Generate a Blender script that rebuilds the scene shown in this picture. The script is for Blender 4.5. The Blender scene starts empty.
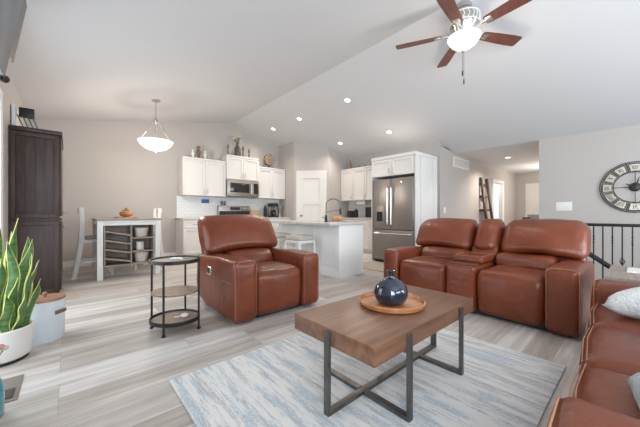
import bpy, bmesh, math, random
from mathutils import Vector, Matrix, noise
random.seed(7)
PI = math.pi
SC = bpy.context.scene
COL = SC.collection

# ------------------------------------------------------------------ camera, world, big lights, exposure
cd = bpy.data.cameras.new('camera'); cam = bpy.data.objects.new('camera', cd); COL.objects.link(cam)
cam.location = (0, 0, 1.05)
cam.rotation_euler = (PI/2, 0, -math.radians(41.583))
cd.sensor_fit = 'HORIZONTAL'; cd.sensor_width = 36; cd.lens = 284/640*36
cd.shift_y = 0.0008; cd.clip_start = 0.02
SC.camera = cam
W = bpy.data.worlds.new('world'); SC.world = W; W.use_nodes = True
bg = W.node_tree.nodes['Background']; bg.inputs[0].default_value = (0.80, 0.90, 1.0, 1); bg.inputs[1].default_value = 1.2
SC.view_settings.view_transform = 'Standard'; SC.view_settings.look = 'None'
SC.view_settings.gamma = 1; SC.view_settings.use_curve_mapping = False
SC.view_settings.exposure = 0.0

def area(name, loc, rot, sx, sy, power, col):
    l = bpy.data.lights.new(name, 'AREA'); l.shape = 'RECTANGLE'; l.size = sx; l.size_y = sy
    l.energy = power; l.color = col
    o = bpy.data.objects.new(name, l); COL.objects.link(o); o.location = loc; o.rotation_euler = rot
    return o
# daylight through the rear windows and the glazed door of the left wall
area('daylight_rear_left', (1.3, -3.25, 1.5), (PI/2, 0, 0), 2.6, 1.9, 150, (0.87, 0.94, 1.0))
area('daylight_rear_right', (4.6, -3.25, 1.5), (PI/2, 0, 0), 2.6, 1.9, 150, (0.87, 0.94, 1.0))
area('daylight_left_door', (-0.68, 3.38, 1.12), (PI/2, 0, -PI/2), 1.9, 2.05, 38, (0.84, 0.93, 1.0))

area('added_left_fill', (-0.72, -1.5, 1.45), (PI/2, 0, -PI/2), 2.2, 1.8, 175, (0.86, 0.94, 1.0))  # added fill from an unseen left window, brightens the island faces

# ------------------------------------------------------------------ materials
def mat(name, col, rough=0.5, metal=0.0, var=0.0, vscale=8, bump=0.0, bscale=60, coat=0.0, emit=None, estr=0, trans=0, stretch=(1, 1, 1), spec=0.5, col2=None):
    m = bpy.data.materials.new(name); m.use_nodes = True
    nt = m.node_tree; b = nt.nodes['Principled BSDF']
    b.inputs['Base Color'].default_value = (*col, 1); b.inputs['Roughness'].default_value = rough
    b.inputs['Metallic'].default_value = metal; b.inputs['Coat Weight'].default_value = coat
    b.inputs['Specular IOR Level'].default_value = spec
    if trans: b.inputs['Transmission Weight'].default_value = trans
    tc = nt.nodes.new('ShaderNodeTexCoord'); mp = nt.nodes.new('ShaderNodeMapping')
    mp.inputs['Scale'].default_value = stretch
    nt.links.new(tc.outputs['Object'], mp.inputs['Vector'])
    if var or col2:
        n = nt.nodes.new('ShaderNodeTexNoise'); n.inputs['Scale'].default_value = vscale; n.inputs['Detail'].default_value = 5
        nt.links.new(mp.outputs[0], n.inputs['Vector'])
        r = nt.nodes.new('ShaderNodeValToRGB')
        r.color_ramp.elements[0].position = 0.3; r.color_ramp.elements[1].position = 0.7
        c2 = col2 or tuple(min(1, c*(1+var)) for c in col); c1 = col if col2 else tuple(c*(1-var) for c in col)
        r.color_ramp.elements[0].color = (*c1, 1); r.color_ramp.elements[1].color = (*c2, 1)
        nt.links.new(n.outputs['Fac'], r.inputs['Fac']); nt.links.new(r.outputs[0], b.inputs['Base Color'])
    if bump:
        n2 = nt.nodes.new('ShaderNodeTexNoise'); n2.inputs['Scale'].default_value = bscale; n2.inputs['Detail'].default_value = 4
        nt.links.new(mp.outputs[0], n2.inputs['Vector'])
        bp = nt.nodes.new('ShaderNodeBump'); bp.inputs['Strength'].default_value = bump; bp.inputs['Distance'].default_value = 0.01
        nt.links.new(n2.outputs['Fac'], bp.inputs['Height']); nt.links.new(bp.outputs[0], b.inputs['Normal'])
    if emit:
        b.inputs['Emission Color'].default_value = (*emit, 1); b.inputs['Emission Strength'].default_value = estr
    return m

def floor_mat():
    m = bpy.data.materials.new('grey_oak_plank'); m.use_nodes = True
    nt = m.node_tree; b = nt.nodes['Principled BSDF']; N = nt.nodes.new; L = nt.links.new
    tc = N('ShaderNodeTexCoord')
    br = N('ShaderNodeTexBrick'); br.inputs['Scale'].default_value = 1
    br.inputs['Brick Width'].default_value = 1.22; br.inputs['Row Height'].default_value = 0.178
    br.inputs['Mortar Size'].default_value = 0.0015; br.inputs['Mortar Smooth'].default_value = 0.3
    br.offset = 0.37; br.offset_frequency = 3; br.inputs['Bias'].default_value = 0.0
    br.inputs['Color1'].default_value = (0.0, 0.0, 0.0, 1); br.inputs['Color2'].default_value = (1, 1, 1, 1)
    br.inputs['Mortar'].default_value = (0.25, 0.25, 0.25, 1)
    sh_ = N('ShaderNodeVectorMath'); sh_.operation = 'ADD'; sh_.inputs[1].default_value = (40.3, 20.05, 0)
    L(tc.outputs['Object'], sh_.inputs[0]); L(sh_.outputs[0], br.inputs['Vector'])
    def grain(sx, sy, sc, det):
        mp = N('ShaderNodeMapping'); mp.inputs['Scale'].default_value = (sx, sy, 1)
        L(tc.outputs['Object'], mp.inputs['Vector'])
        # shift the grain from plank to plank
        vm = N('ShaderNodeVectorMath'); vm.operation = 'ADD'
        ml = N('ShaderNodeVectorMath'); ml.operation = 'SCALE'; ml.inputs['Scale'].default_value = 7
        L(br.outputs['Color'], ml.inputs[0]); L(mp.outputs[0], vm.inputs[0]); L(ml.outputs[0], vm.inputs[1])
        n = N('ShaderNodeTexNoise'); n.inputs['Scale'].default_value = sc; n.inputs['Detail'].default_value = det
        L(vm.outputs[0], n.inputs['Vector']); return n
    g1 = grain(0.6, 7, 2.2, 4); g2 = grain(1.2, 30, 4, 6)
    base = N('ShaderNodeMix'); base.data_type = 'RGBA'
    base.inputs[6].default_value = (0.44, 0.395, 0.36, 1); base.inputs[7].default_value = (0.66, 0.64, 0.62, 1)
    L(br.outputs['Color'], base.inputs[0])
    r1 = N('ShaderNodeValToRGB'); r1.color_ramp.elements[0].position = 0.32; r1.color_ramp.elements[1].position = 0.68
    r1.color_ramp.elements[0].color = (0.78, 0.765, 0.75, 1); r1.color_ramp.elements[1].color = (1.14, 1.14, 1.14, 1)
    L(g1.outputs['Fac'], r1.inputs['Fac'])
    r2 = N('ShaderNodeValToRGB'); r2.color_ramp.elements[0].position = 0.35; r2.color_ramp.elements[1].position = 0.65
    r2.color_ramp.elements[0].color = (0.88, 0.87, 0.86, 1); r2.color_ramp.elements[1].color = (1.06, 1.06, 1.06, 1)
    L(g2.outputs['Fac'], r2.inputs['Fac'])
    m1 = N('ShaderNodeMix'); m1.data_type = 'RGBA'; m1.blend_type = 'MULTIPLY'; m1.inputs[0].default_value = 1
    L(base.outputs[2], m1.inputs[6]); L(r1.outputs[0], m1.inputs[7])
    m2 = N('ShaderNodeMix'); m2.data_type = 'RGBA'; m2.blend_type = 'MULTIPLY'; m2.inputs[0].default_value = 1
    L(m1.outputs[2], m2.inputs[6]); L(r2.outputs[0], m2.inputs[7])
    m3 = N('ShaderNodeMix'); m3.data_type = 'RGBA'; m3.inputs[7].default_value = (0.25, 0.24, 0.23, 1)
    mf = N('ShaderNodeMath'); mf.operation = 'MULTIPLY'; mf.inputs[1].default_value = 0.6
    L(br.outputs['Fac'], mf.inputs[0]); L(mf.outputs[0], m3.inputs[0]); L(m2.outputs[2], m3.inputs[6])
    L(m3.outputs[2], b.inputs['Base Color'])
    b.inputs['Roughness'].default_value = 0.5; b.inputs['Specular IOR Level'].default_value = 0.35
    return m

def rug_mat():
    m = bpy.data.materials.new('rug_pile'); m.use_nodes = True
    nt = m.node_tree; b = nt.nodes['Principled BSDF']; N = nt.nodes.new; L = nt.links.new
    tc = N('ShaderNodeTexCoord')
    def nz(sx, sy, sc, det, off):
        mp = N('ShaderNodeMapping'); mp.inputs['Scale'].default_value = (sx, sy, 1); mp.inputs['Location'].default_value = (off, off*1.7, 0)
        L(tc.outputs['Object'], mp.inputs['Vector'])
        n = N('ShaderNodeTexNoise'); n.inputs['Scale'].default_value = sc; n.inputs['Detail'].default_value = det; n.inputs['Roughness'].default_value = 0.68
        L(mp.outputs[0], n.inputs['Vector']); return n
    def ramp(n, a, c):
        r = N('ShaderNodeMapRange'); r.inputs[1].default_value = a; r.inputs[2].default_value = c
        L(n.outputs['Fac'], r.inputs[0]); return r
    cur = None
    white = (0.74, 0.74, 0.73, 1)
    layers = [((8.5, .95, 2.0, 8, 3), .50, .56, (0.38, 0.48, 0.56, 1)),
              ((10, 1.05, 2.0, 8, 11), .515, .59, (0.43, 0.43, 0.44, 1)),
              ((13, 1.0, 2.0, 7, 23), .60, .66, (0.45, 0.40, 0.37, 1)),
              ((13, 1.1, 2.0, 7, 31), .60, .66, (0.27, 0.37, 0.47, 1))]
    for a, lo, hi, c in layers:
        n = nz(*a); r = ramp(n, lo, hi)
        mx = N('ShaderNodeMix'); mx.data_type = 'RGBA'; mx.inputs[7].default_value = c
        sp = nz(150, 60, 1, 2, a[4]); rs = ramp(sp, .33, .55)
        mul = N('ShaderNodeMath'); mul.operation = 'MULTIPLY'
        L(r.outputs[0], mul.inputs[0]); L(rs.outputs[0], mul.inputs[1])
        m8 = N('ShaderNodeMath'); m8.operation = 'MULTIPLY'; m8.inputs[1].default_value = 0.85; L(mul.outputs[0], m8.inputs[0])
        L(m8.outputs[0], mx.inputs[0])
        if cur is None: mx.inputs[6].default_value = white
        else: L(cur, mx.inputs[6])
        cur = mx.outputs[2]
    L(cur, b.inputs['Base Color']); b.inputs['Roughness'].default_value = 0.95; b.inputs['Specular IOR Level'].default_value = 0.1
    n = nz(160, 160, 1, 2, 0); bp = N('ShaderNodeBump'); bp.inputs['Strength'].default_value = 0.5; bp.inputs['Distance'].default_value = 0.006
    L(n.outputs['Fac'], bp.inputs['Height']); L(bp.outputs[0], b.inputs['Normal'])
    return m

def tile_mat():
    m = bpy.data.materials.new('backsplash_tile'); m.use_nodes = True
    nt = m.node_tree; b = nt.nodes['Principled BSDF']; N = nt.nodes.new; L = nt.links.new
    tc = N('ShaderNodeTexCoord'); mp = N('ShaderNodeMapping'); mp.inputs['Rotation'].default_value = (PI/2, 0, 0)
    L(tc.outputs['Object'], mp.inputs['Vector'])
    br = N('ShaderNodeTexBrick'); br.inputs['Scale'].default_value = 1; br.inputs['Brick Width'].default_value = .15; br.inputs['Row Height'].default_value = .075
    br.inputs['Mortar Size'].default_value = .002
    br.inputs['Color1'].default_value = (.68, .69, .69, 1); br.inputs['Color2'].default_value = (.74, .75, .75, 1); br.inputs['Mortar'].default_value = (.5, .5, .5, 1)
    L(mp.outputs[0], br.inputs['Vector']); L(br.outputs[0], b.inputs['Base Color']); b.inputs['Roughness'].default_value = .25
    return m

M = {}
M['wall'] = mat('greige_wall_paint', (0.48, 0.452, 0.43), 0.85, bump=0.05, bscale=200)
M['ceil'] = mat('ceiling_paint', (0.65, 0.655, 0.67), 0.9, bump=0.05, bscale=120)
M['trim'] = mat('white_trim_paint', (0.80, 0.80, 0.79), 0.4)
M['cab'] = mat('white_cabinet_paint', (0.70, 0.69, 0.67), 0.4)
M['floor'] = floor_mat(); M['rug'] = rug_mat(); M['tile'] = tile_mat()
M['leather'] = mat('cognac_leather', (0.118, 0.024, 0.008), 0.34, col2=(0.195, 0.045, 0.017), vscale=3.2, bump=0.5, bscale=18, spec=0.5)
M['leather2'] = mat('cognac_leather_crease', (0.11, 0.03, 0.016), 0.5)
M['seam'] = mat('tan_welt_stitching', (0.36, 0.17, 0.09), 0.6)
M['black'] = mat('black_metal', (0.018, 0.018, 0.02), 0.4, metal=0.3)
M['steelbar'] = mat('gunmetal_bar', (0.13, 0.125, 0.12), 0.42, metal=0.7, var=0.25, vscale=20)
M['chrome'] = mat('brushed_nickel', (0.62, 0.60, 0.58), 0.25, metal=1.0)
M['steel'] = mat('slate_stainless', (0.30, 0.28, 0.265), 0.32, metal=0.85, var=0.06, vscale=3, stretch=(1, 1, 30))
M['ssteel'] = mat('stainless', (0.33, 0.30, 0.27), 0.36, metal=0.8)
M['glassblk'] = mat('black_glass', (0.02, 0.02, 0.022), 0.12)
M['twood'] = mat('walnut_brown_table_wood', (0.135, 0.062, 0.034), 0.36, col2=(0.235, 0.122, 0.074), vscale=2.2, stretch=(1.2, 12, 12), bump=0.05, bscale=8)
M['standwood'] = mat('brown_stand_wood', (0.15, 0.10, 0.07), 0.5, col2=(0.29, 0.205, 0.15), vscale=4, stretch=(2, 14, 14))
M['tray'] = mat('acacia_tray_wood', (0.34, 0.12, 0.04), 0.4, col2=(0.55, 0.26, 0.115), vscale=5, stretch=(1, 6, 3))
M['espresso'] = mat('espresso_wood', (0.038, 0.023, 0.021), 0.45, col2=(0.072, 0.045, 0.040), vscale=4, stretch=(9, 9, 1), spec=0.35)
M['oak'] = mat('weathered_oak', (0.25, 0.185, 0.14), 0.55, col2=(0.40, 0.31, 0.245), vscale=4, stretch=(2, 14, 14))
M['oakgrey'] = mat('grey_washed_oak', (0.25, 0.205, 0.175), 0.5, col2=(0.38, 0.325, 0.285), vscale=4, stretch=(2, 14, 14))
M['white'] = mat('white_painted_wood', (0.76, 0.75, 0.73), 0.5, var=0.05, vscale=10)
M['greyfab'] = mat('grey_seat_fabric', (0.36, 0.34, 0.33), 0.9, var=0.12, vscale=40, bump=0.2, bscale=200)
M['basket'] = mat('cream_woven_basket', (0.62, 0.57, 0.50), 0.8, var=0.15, vscale=60, bump=0.5, bscale=120)
M['granite'] = mat('speckled_granite', (0.36, 0.34, 0.33), 0.25, col2=(0.70, 0.68, 0.66), vscale=70)
M['ceramic'] = mat('white_ceramic', (0.78, 0.77, 0.75), 0.35)
M['potm'] = mat('warm_white_pot', (0.70, 0.68, 0.66), 0.5, var=0.04, vscale=4)
M['enamel'] = mat('pale_blue_white_enamel', (0.67, 0.73, 0.78), 0.35)
M['lidwood'] = mat('reddish_lid_wood', (0.25, 0.12, 0.07), 0.45, col2=(0.36, 0.20, 0.12), vscale=4, stretch=(2, 12, 1))
M['leafg'] = mat('leaf_green', (0.035, 0.095, 0.03), 0.4, col2=(0.13, 0.25, 0.075), vscale=7, stretch=(1, 1, 6))
M['leafy'] = mat('leaf_yellow_margin', (0.62, 0.66, 0.20), 0.45)
M['soil'] = mat('potting_soil', (0.04, 0.028, 0.02), 0.95, bump=0.6, bscale=60)
M['vase'] = mat('blue_smoked_glass', (0.02, 0.028, 0.045), 0.08, metal=0.55, col2=(0.07, 0.09, 0.13), vscale=3, coat=0.6, bump=0.1, bscale=9)
M['amber'] = mat('amber_glass', (0.30, 0.11, 0.035), 0.12, col2=(0.5, 0.24, 0.10), vscale=10, coat=0.5)
M['teal'] = mat('teal_glass', (0.02, 0.20, 0.27), 0.1, coat=0.5, var=0.3, vscale=6)
M['frost'] = mat('frosted_lamp_glass', (0.85, 0.83, 0.78), 0.4, emit=(1.0, 0.95, 0.87), estr=1.2)
M['frostfan'] = mat('frosted_fan_glass', (0.85, 0.82, 0.76), 0.4, emit=(1.0, 0.93, 0.82), estr=0.75)
M['bulb'] = mat('lit_downlight_lens', (1, 1, 1), 0.5, emit=(1.0, 0.93, 0.84), estr=5)
M['blade'] = mat('mahogany_blade', (0.095, 0.028, 0.018), 0.4, col2=(0.17, 0.06, 0.04), vscale=5, stretch=(1, 10, 1))
M['fluffy'] = mat('white_sherpa', (0.66, 0.69, 0.69), 0.95, var=0.08, vscale=40, bump=1.0, bscale=90)
M['knit'] = mat('pale_blue_grey_knit', (0.50, 0.57, 0.60), 0.95, var=0.25, vscale=55, bump=0.8, bscale=120)
M['clockm'] = mat('dark_bronze_metal', (0.045, 0.042, 0.045), 0.5, metal=0.5)
M['clockface'] = mat('aged_mirror_panel', (0.36, 0.35, 0.31), 0.28, metal=0.55, col2=(0.62, 0.56, 0.46), vscale=9)
M['cream'] = mat('cream_plate', (0.78, 0.76, 0.72), 0.4)
M['mat'] = mat('beige_mat', (0.46, 0.41, 0.35), 0.95, var=0.12, vscale=50, bump=0.3, bscale=150)
M['rustic'] = mat('rustic_brown', (0.11, 0.065, 0.04), 0.7, col2=(0.27, 0.19, 0.14), vscale=18)
M['bottle'] = mat('olive_dark_glass', (0.085, 0.075, 0.055), 0.3)
M['flower'] = mat('cream_petals', (0.60, 0.52, 0.42), 0.8)
M['bluep'] = mat('blue_printed_plastic', (0.02, 0.10, 0.42), 0.4)
M['bread'] = mat('golden_bread', (0.55, 0.30, 0.13), 0.7, var=0.25, vscale=20)
M['pink'] = mat('dried_pink_petals', (0.55, 0.30, 0.24), 0.8, var=0.2, vscale=30)
M['tvslab'] = mat('taupe_slab', (0.20, 0.165, 0.15), 0.55)
M['screen'] = mat('dark_glossy_screen', (0.04, 0.065, 0.085), 0.22, spec=0.25)
M['glass'] = mat('window_glass', (1, 1, 1), 0.0, trans=1.0)
M['greyplastic'] = mat('grey_fabric_back', (0.20, 0.20, 0.21), 0.8)

# ------------------------------------------------------------------ mesh helpers
class MB:
    def __init__(s): s.bm = bmesh.new()
    def box(s, x0, x1, y0, y1, z0, z1, bev=0.0, T=None, mi=0):
        r = bmesh.ops.create_cube(s.bm, size=1)
        vs = r['verts']
        for v in vs:
            v.co = Vector((x0+(v.co.x+.5)*(x1-x0), y0+(v.co.y+.5)*(y1-y0), z0+(v.co.z+.5)*(z1-z0)))
        fs = set(f for v in vs for f in v.link_faces)
        if bev:
            es = list(set(e for v in vs for e in v.link_edges))
            rr = bmesh.ops.bevel(s.bm, geom=es, offset=bev, segments=2, affect='EDGES', profile=0.6)
            vs = list(set(v for f in rr['faces'] for v in f.verts) | set(v for v in vs if v.is_valid))
        if T is not None:
            for v in vs: v.co = T @ v.co
        if mi:
            for v in vs:
                for f in v.link_faces: f.material_index = mi
        return vs
    def lathe(s, prof, n=32, T=None, sx=1, sy=1, cap=True):
        rings = []
        for r, z in prof:
            rings.append([s.bm.verts.new((r*sx*math.cos(2*PI*i/n), r*sy*math.sin(2*PI*i/n), z)) for i in range(n)])
        for a, b in zip(rings, rings[1:]):
            for i in range(n):
                s.bm.faces.new((a[i], a[(i+1) % n], b[(i+1) % n], b[i]))
        if cap:
            if prof[0][0] > 1e-4: s.bm.faces.new(rings[0][::-1])
            if prof[-1][0] > 1e-4: s.bm.faces.new(rings[-1])
        if T is not None:
            for rg in rings:
                for v in rg: v.co = T @ v.co
    def tube(s, pts, r, n=8, closed=False):
        pts = [Vector(p) for p in pts]; rs = r if isinstance(r, (list, tuple)) else [r]*len(pts)
        rings = []; N = len(pts); up = None
        for i, p in enumerate(pts):
            if closed: t = pts[(i+1) % N]-pts[i-1]
            else: t = pts[min(i+1, N-1)]-pts[max(i-1, 0)]
            t.normalize()
            if up is None:
                up = Vector((0, 0, 1)) if abs(t.z) < .9 else Vector((1, 0, 0))
            a = t.cross(up)
            if a.length < 1e-5: a = t.cross(Vector((0, 1, 0)))
            a.normalize(); b = a.cross(t).normalized(); up = b
            rings.append([s.bm.verts.new(p+a*rs[i]*math.cos(2*PI*k/n)+b*rs[i]*math.sin(2*PI*k/n)) for k in range(n)])
        for i in range(N if closed else N-1):
            A, B = rings[i], rings[(i+1) % N]
            for k in range(n): s.bm.faces.new((A[k], A[(k+1) % n], B[(k+1) % n], B[k]))
        if not closed: s.bm.faces.new(rings[0][::-1]); s.bm.faces.new(rings[-1])
    def rbox(s, x0, x1, y0, y1, z0, z1, r=.04, puff=(0, 0, 0), wr=0.0, fn=None, n=7, k=4, seed=0):
        h = Vector(((x1-x0)/2, (y1-y0)/2, (z1-z0)/2)); c = Vector(((x0+x1)/2, (y0+y1)/2, (z0+z1)/2))
        r = min(r, h.x*.98, h.y*.98, h.z*.98)
        def axis(a):
            m = a-r; L = [-a+r*(1-math.tan(PI/4*(1-i/k))) for i in range(k)]
            L += [-m+2*m*i/n for i in range(n+1)]
            L += [-x for x in L[:k][::-1]]
            return L
        AX = [axis(h.x), axis(h.y), axis(h.z)]
        cache = {}
        def V(p):
            key = (round(p[0], 5), round(p[1], 5), round(p[2], 5))
            if key in cache: return cache[key]
            q = Vector(p)
            inn = Vector([max(-h[i]+r, min(h[i]-r, q[i])) for i in range(3)])
            d = q-inn
            if d.length > 1e-9: q = inn+d.normalized()*r
            u = [q[i]/h[i] for i in range(3)]
            o = q.copy()
            for i in range(3):
                j, l = (i+1) % 3, (i+2) % 3
                o[i] += puff[i]*u[i]*max(0, 1-u[j]**2)*max(0, 1-u[l]**2)
            o += c
            if wr:
                nv = noise.noise_vector(o*5+Vector((seed*3.1, seed, 0)))
                o += nv*wr
            if fn: o = fn(o)
            v = s.bm.verts.new(o); cache[key] = v
            return v
        for i in range(3):
            j, l = (i+1) % 3, (i+2) % 3
            for sg in (-1, 1):
                for a in range(len(AX[j])-1):
                    for b in range(len(AX[l])-1):
                        def P(ja, lb):
                            p = [0, 0, 0]; p[i] = sg*h[i]; p[j] = AX[j][ja]; p[l] = AX[l][lb]; return V(p)
                        q = [P(a, b), P(a+1, b), P(a+1, b+1), P(a, b+1)]
                        if len(set(q)) < 4: continue
                        try: s.bm.faces.new(q if sg > 0 else q[::-1])
                        except ValueError: pass
    def build(s, name, m, parent=None, smooth=True, angle=35):
        me = bpy.data.meshes.new(name)
        s.bm.normal_update()
        s.bm.to_mesh(me); s.bm.free()
        ms = m if isinstance(m, (list, tuple)) else [m]
        for x in ms: me.materials.append(x)
        if smooth:
            me.polygons.foreach_set('use_smooth', [True]*len(me.polygons))
            try: me.set_sharp_from_angle(angle=math.radians(angle))
            except Exception: pass
        o = bpy.data.objects.new(name, me); COL.objects.link(o)
        if parent is not None: o.parent = parent
        return o

def thing(name, label, cat, loc=(0, 0, 0), rz=0, group=None):
    o = bpy.data.objects.new(name, None); COL.objects.link(o); o.empty_display_size = .1
    o.location = loc; o.rotation_euler = (0, 0, rz); o['label'] = label; o['category'] = cat
    if group: o['group'] = group
    return o
def tag(o, label, cat, group=None, loc=None, rz=None):
    o['label'] = label; o['category'] = cat
    if group: o['group'] = group
    if loc is not None: o.location = loc
    if rz is not None: o.rotation_euler = (0, 0, rz)
    return o
def struct(name, mb, m, parent=None, smooth=False):
    o = mb.build(name, m, parent, smooth); o['kind'] = 'structure'; return o
def bx(*a, **k):
    b = MB(); b.box(*a, **k); return b
def copy_tree(root, loc, rz=None, label=None, group=None):
    r = root.copy(); COL.objects.link(r); r.location = loc
    if rz is not None: r.rotation_euler = (0, 0, rz)
    if label: r['label'] = label
    if group: r['group'] = group
    for ch in list(root.children):
        c = ch.copy(); COL.objects.link(c); c.parent = r
        for g in list(ch.children):
            d = g.copy(); COL.objects.link(d); d.parent = c
    return r
Tr = Matrix.Translation
def Rot(a, ax): return Matrix.Rotation(a, 4, ax)

# ------------------------------------------------------------------ the room
XL, YB, XR, YR = -0.54, 7.5, 7.25, -3.2
XRIDGE, ZRIDGE = 3.43, 3.58
def zl(x): return 2.80+(ZRIDGE-2.80)*(x-XL)/(XRIDGE-XL)
def zr(x): return ZRIDGE-.265*(x-XRIDGE)
def poly(name, pts, m, kind='structure', parent=None):
    bm = bmesh.new(); f = bm.faces.new([bm.verts.new(p) for p in pts])
    me = bpy.data.meshes.new(name); bm.to_mesh(me); bm.free(); me.materials.append(m)
    o = bpy.data.objects.new(name, me); COL.objects.link(o)
    if kind: o['kind'] = kind
    if parent: o.parent = parent
    return o
def prism(name, quad, t, m):
    """extrude a polygon (list of points) by vector t"""
    bm = bmesh.new(); t = Vector(t)
    a = [bm.verts.new(p) for p in quad]; b = [bm.verts.new(Vector(p)+t) for p in quad]
    bm.faces.new(a); bm.faces.new(b[::-1])
    for i in range(len(a)): bm.faces.new((a[i], b[i], b[(i+1) % len(a)], a[(i+1) % len(a)]))
    bmesh.ops.recalc_face_normals(bm, faces=bm.faces)
    me = bpy.data.meshes.new(name); bm.to_mesh(me); bm.free(); me.materials.append(m)
    o = bpy.data.objects.new(name, me); COL.objects.link(o); o['kind'] = 'structure'
    return o
# floor with the stairwell cut out on the right
b = MB(); b.box(XL-.15, 5.3, YR-.15, YB+.15, -.12, 0); b.box(5.3, 12.9, 1.25, YB+.15, -.12, 0)
struct('floor', b, M['floor'])
b = MB(); b.box(5.2, 7.4, -3.3, 1.35, -2.72, -2.6); struct('floor_stairwell', b, M['floor'])
b = MB(); b.box(5.18, 5.3, -3.3, 1.25, -2.6, -.12); b.box(5.3, 7.25, 1.25, 1.35, -2.6, -.12); struct('wall_stairwell', b, M['wall'])
# ceiling
prism('ceiling', [(XL-.1, 0, zl(XL-.1)), (XRIDGE, 0, ZRIDGE), (XR+.0, 0, zr(XR)), (XR, 0, zr(XR)+.12), (XRIDGE, 0, ZRIDGE+.12), (XL-.1, 0, zl(XL-.1)+.12)], (0, 0, 0.0001), M['ceil'])
bpy.data.objects.remove(bpy.data.objects['ceiling'])
y0c, y1c = YR-.15, YB+.15
prism('ceiling', [(XL-.15, y0c, zl(XL-.15)), (XRIDGE, y0c, ZRIDGE), (XR, y0c, zr(XR)), (XR, y0c, zr(XR)+.12), (XRIDGE, y0c, ZRIDGE+.12), (XL-.15, y0c, zl(XL-.15)+.12)], (0, y1c-y0c, 0), M['ceil'])
prism('ceiling_hall', [(XR, 1.3, 2.57), (12.9, 1.3, 2.57), (12.9, 3.2, 2.57), (XR, 3.2, 2.57)], (0, 0, .12), M['ceil'])
# back wall and pantry corner
prism('wall_back', [(XL-.15, YB, 0), (7.4, YB, 0), (7.4, YB, zr(7.25)), (XRIDGE, YB, ZRIDGE), (XL-.15, YB, zl(XL-.15))], (0, .15, 0), M['wall'])
# left wall with the glazed door opening y 2.15..3.92, z 0..2.1
b = MB(); b.box(XL-.15, XL, YR, -2.6, 0, zl(XL)); b.box(XL-.15, XL, -.4, 2.35, 0, zl(XL)); b.box(XL-.15, XL, -2.6, -.4, 0, .55); b.box(XL-.15, XL, -2.6, -.4, 2.35, zl(XL)); b.box(XL-.15, XL, 4.42, YB, 0, zl(XL)); b.box(XL-.15, XL, 2.35, 4.42, 2.25, zl(XL))
struct('wall_left', b, M['wall'])
# rear wall with two windows
b = MB()
for x0, x1, z0, z1 in [(XL-.15, 0.0, 0, 2.7), (2.6, 3.3, 0, 2.7), (5.9, XR+.15, -2.7, 2.7), (0, 2.6, 0, .55), (0, 2.6, 2.45, 2.7), (3.3, 5.9, 0, .55), (3.3, 5.9, 2.45, 2.7)]:
    b.box(x0, x1, YR-.15, YR, z0, z1)
struct('wall_rear', b, M['wall'])
prism('wall_rear_gable', [(XL-.15, YR, 2.7), (XR+.15, YR, 2.7), (XR+.15, YR, 2.75), (XR, YR, zr(XR)+.15), (XRIDGE, YR, ZRIDGE), (XL-.15, YR, zl(XL-.15))], (0, -.15, 0), M['wall'])
# clock wall beyond the stairwell
b = MB(); b.box(XR, XR+.15, YR, 1.38, -2.7, zr(XR)+.1); struct('wall_right', b, M['wall'])
b = MB(); b.box(XR+.15, 12.9, 1.23, 1.38, 0, 2.6); struct('wall_hall_right', b, M['wall'])
# hall wall with a doorway, vent wall
b = MB(); b.box(6.5, 10.1, 3.1, 3.22, 0, 2.66); b.box(11.05, 12.7, 3.1, 3.22, 0, 2.66); b.box(10.1, 11.05, 3.1, 3.22, 2.07, 2.66)
struct('wall_hall_left', b, M['wall'])
prism('wall_hall_gable', [(6.5, 3.1, 2.655), (XR, 3.1, 2.6), (XR, 3.1, zr(XR)), (6.5, 3.1, zr(6.5))], (0, .12, 0), M['wall'])
b = MB(); b.box(12.7, 12.85, 1.38, 3.1, 0, 2.6); struct('wall_hall_end', b, M['wall'])
b = MB(); b.box(9.9, 11.3, 4.3, 4.4, 0, 2.6); struct('wall_side_room', b, M['trim'])
# kitchen right wall and pantry walls
prism('wall_kitchen_right', [(6.5, 3.22, 0), (6.5, 5.99, 0), (6.5, 5.99, zr(6.5)), (6.5, 3.22, zr(6.5))], (.12, 0, 0), M['wall'])
prism('wall_pantry_left', [(4.94, 6.71, 0), (4.94, YB, 0), (4.94, YB, zr(4.94)), (4.94, 6.71, zr(4.94))], (.1, 0, 0), M['wall'])
prism('wall_pantry_right', [(5.66, 5.99, 0), (6.6, 5.99, 0), (6.6, 5.99, zr(6.6)), (5.66, 5.99, zr(5.66))], (0, .1, 0), M['wall'])
prism('wall_pantry_door', [(4.94, 6.71, 0), (5.66, 5.99, 0), (5.66, 5.99, zr(5.66)), (4.94, 6.71, zr(4.94))], (.07, .07, 0), M['wall'])
# baseboards
struct('baseboard_back', bx(XL, 1.95, YB-.015, YB, 0, .12), M['trim'])
struct('baseboard_left', bx(XL, XL+.015, 4.55, YB-.02, 0, .12), M['trim'])
struct('baseboard_hall', bx(6.5, 10.0, 3.085, 3.1, 0, .12), M['trim'])
# windows in the rear wall
def window(n, x0, x1):
    b = MB()
    for a in ((x0, x0+.07, .55, 2.45), (x1-.07, x1, .55, 2.45), (x0+.07, x1-.07, .55, .62), (x0+.07, x1-.07, 2.38, 2.45), ((x0+x1)/2-.03, (x0+x1)/2+.03, .62, 2.38)):
        b.box(a[0], a[1], YR-.12, YR-.02, a[2], a[3])
    struct('window_%d' % n, b, M['trim'])
window(1, 0, 2.6); window(2, 3.3, 5.9)
b = MB()
for y0, y1, z0, z1 in ((-2.6, -2.53, .55, 2.35), (-.47, -.4, .55, 2.35), (-2.53, -.47, .55, .62), (-2.53, -.47, 2.28, 2.35), (-1.53, -1.47, .62, 2.28)): b.box(XL-.12, XL-.02, y0, y1, z0, z1)
struct('window_3', b, M['trim'])  # unseen window, added as the opening for the left fill light
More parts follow.
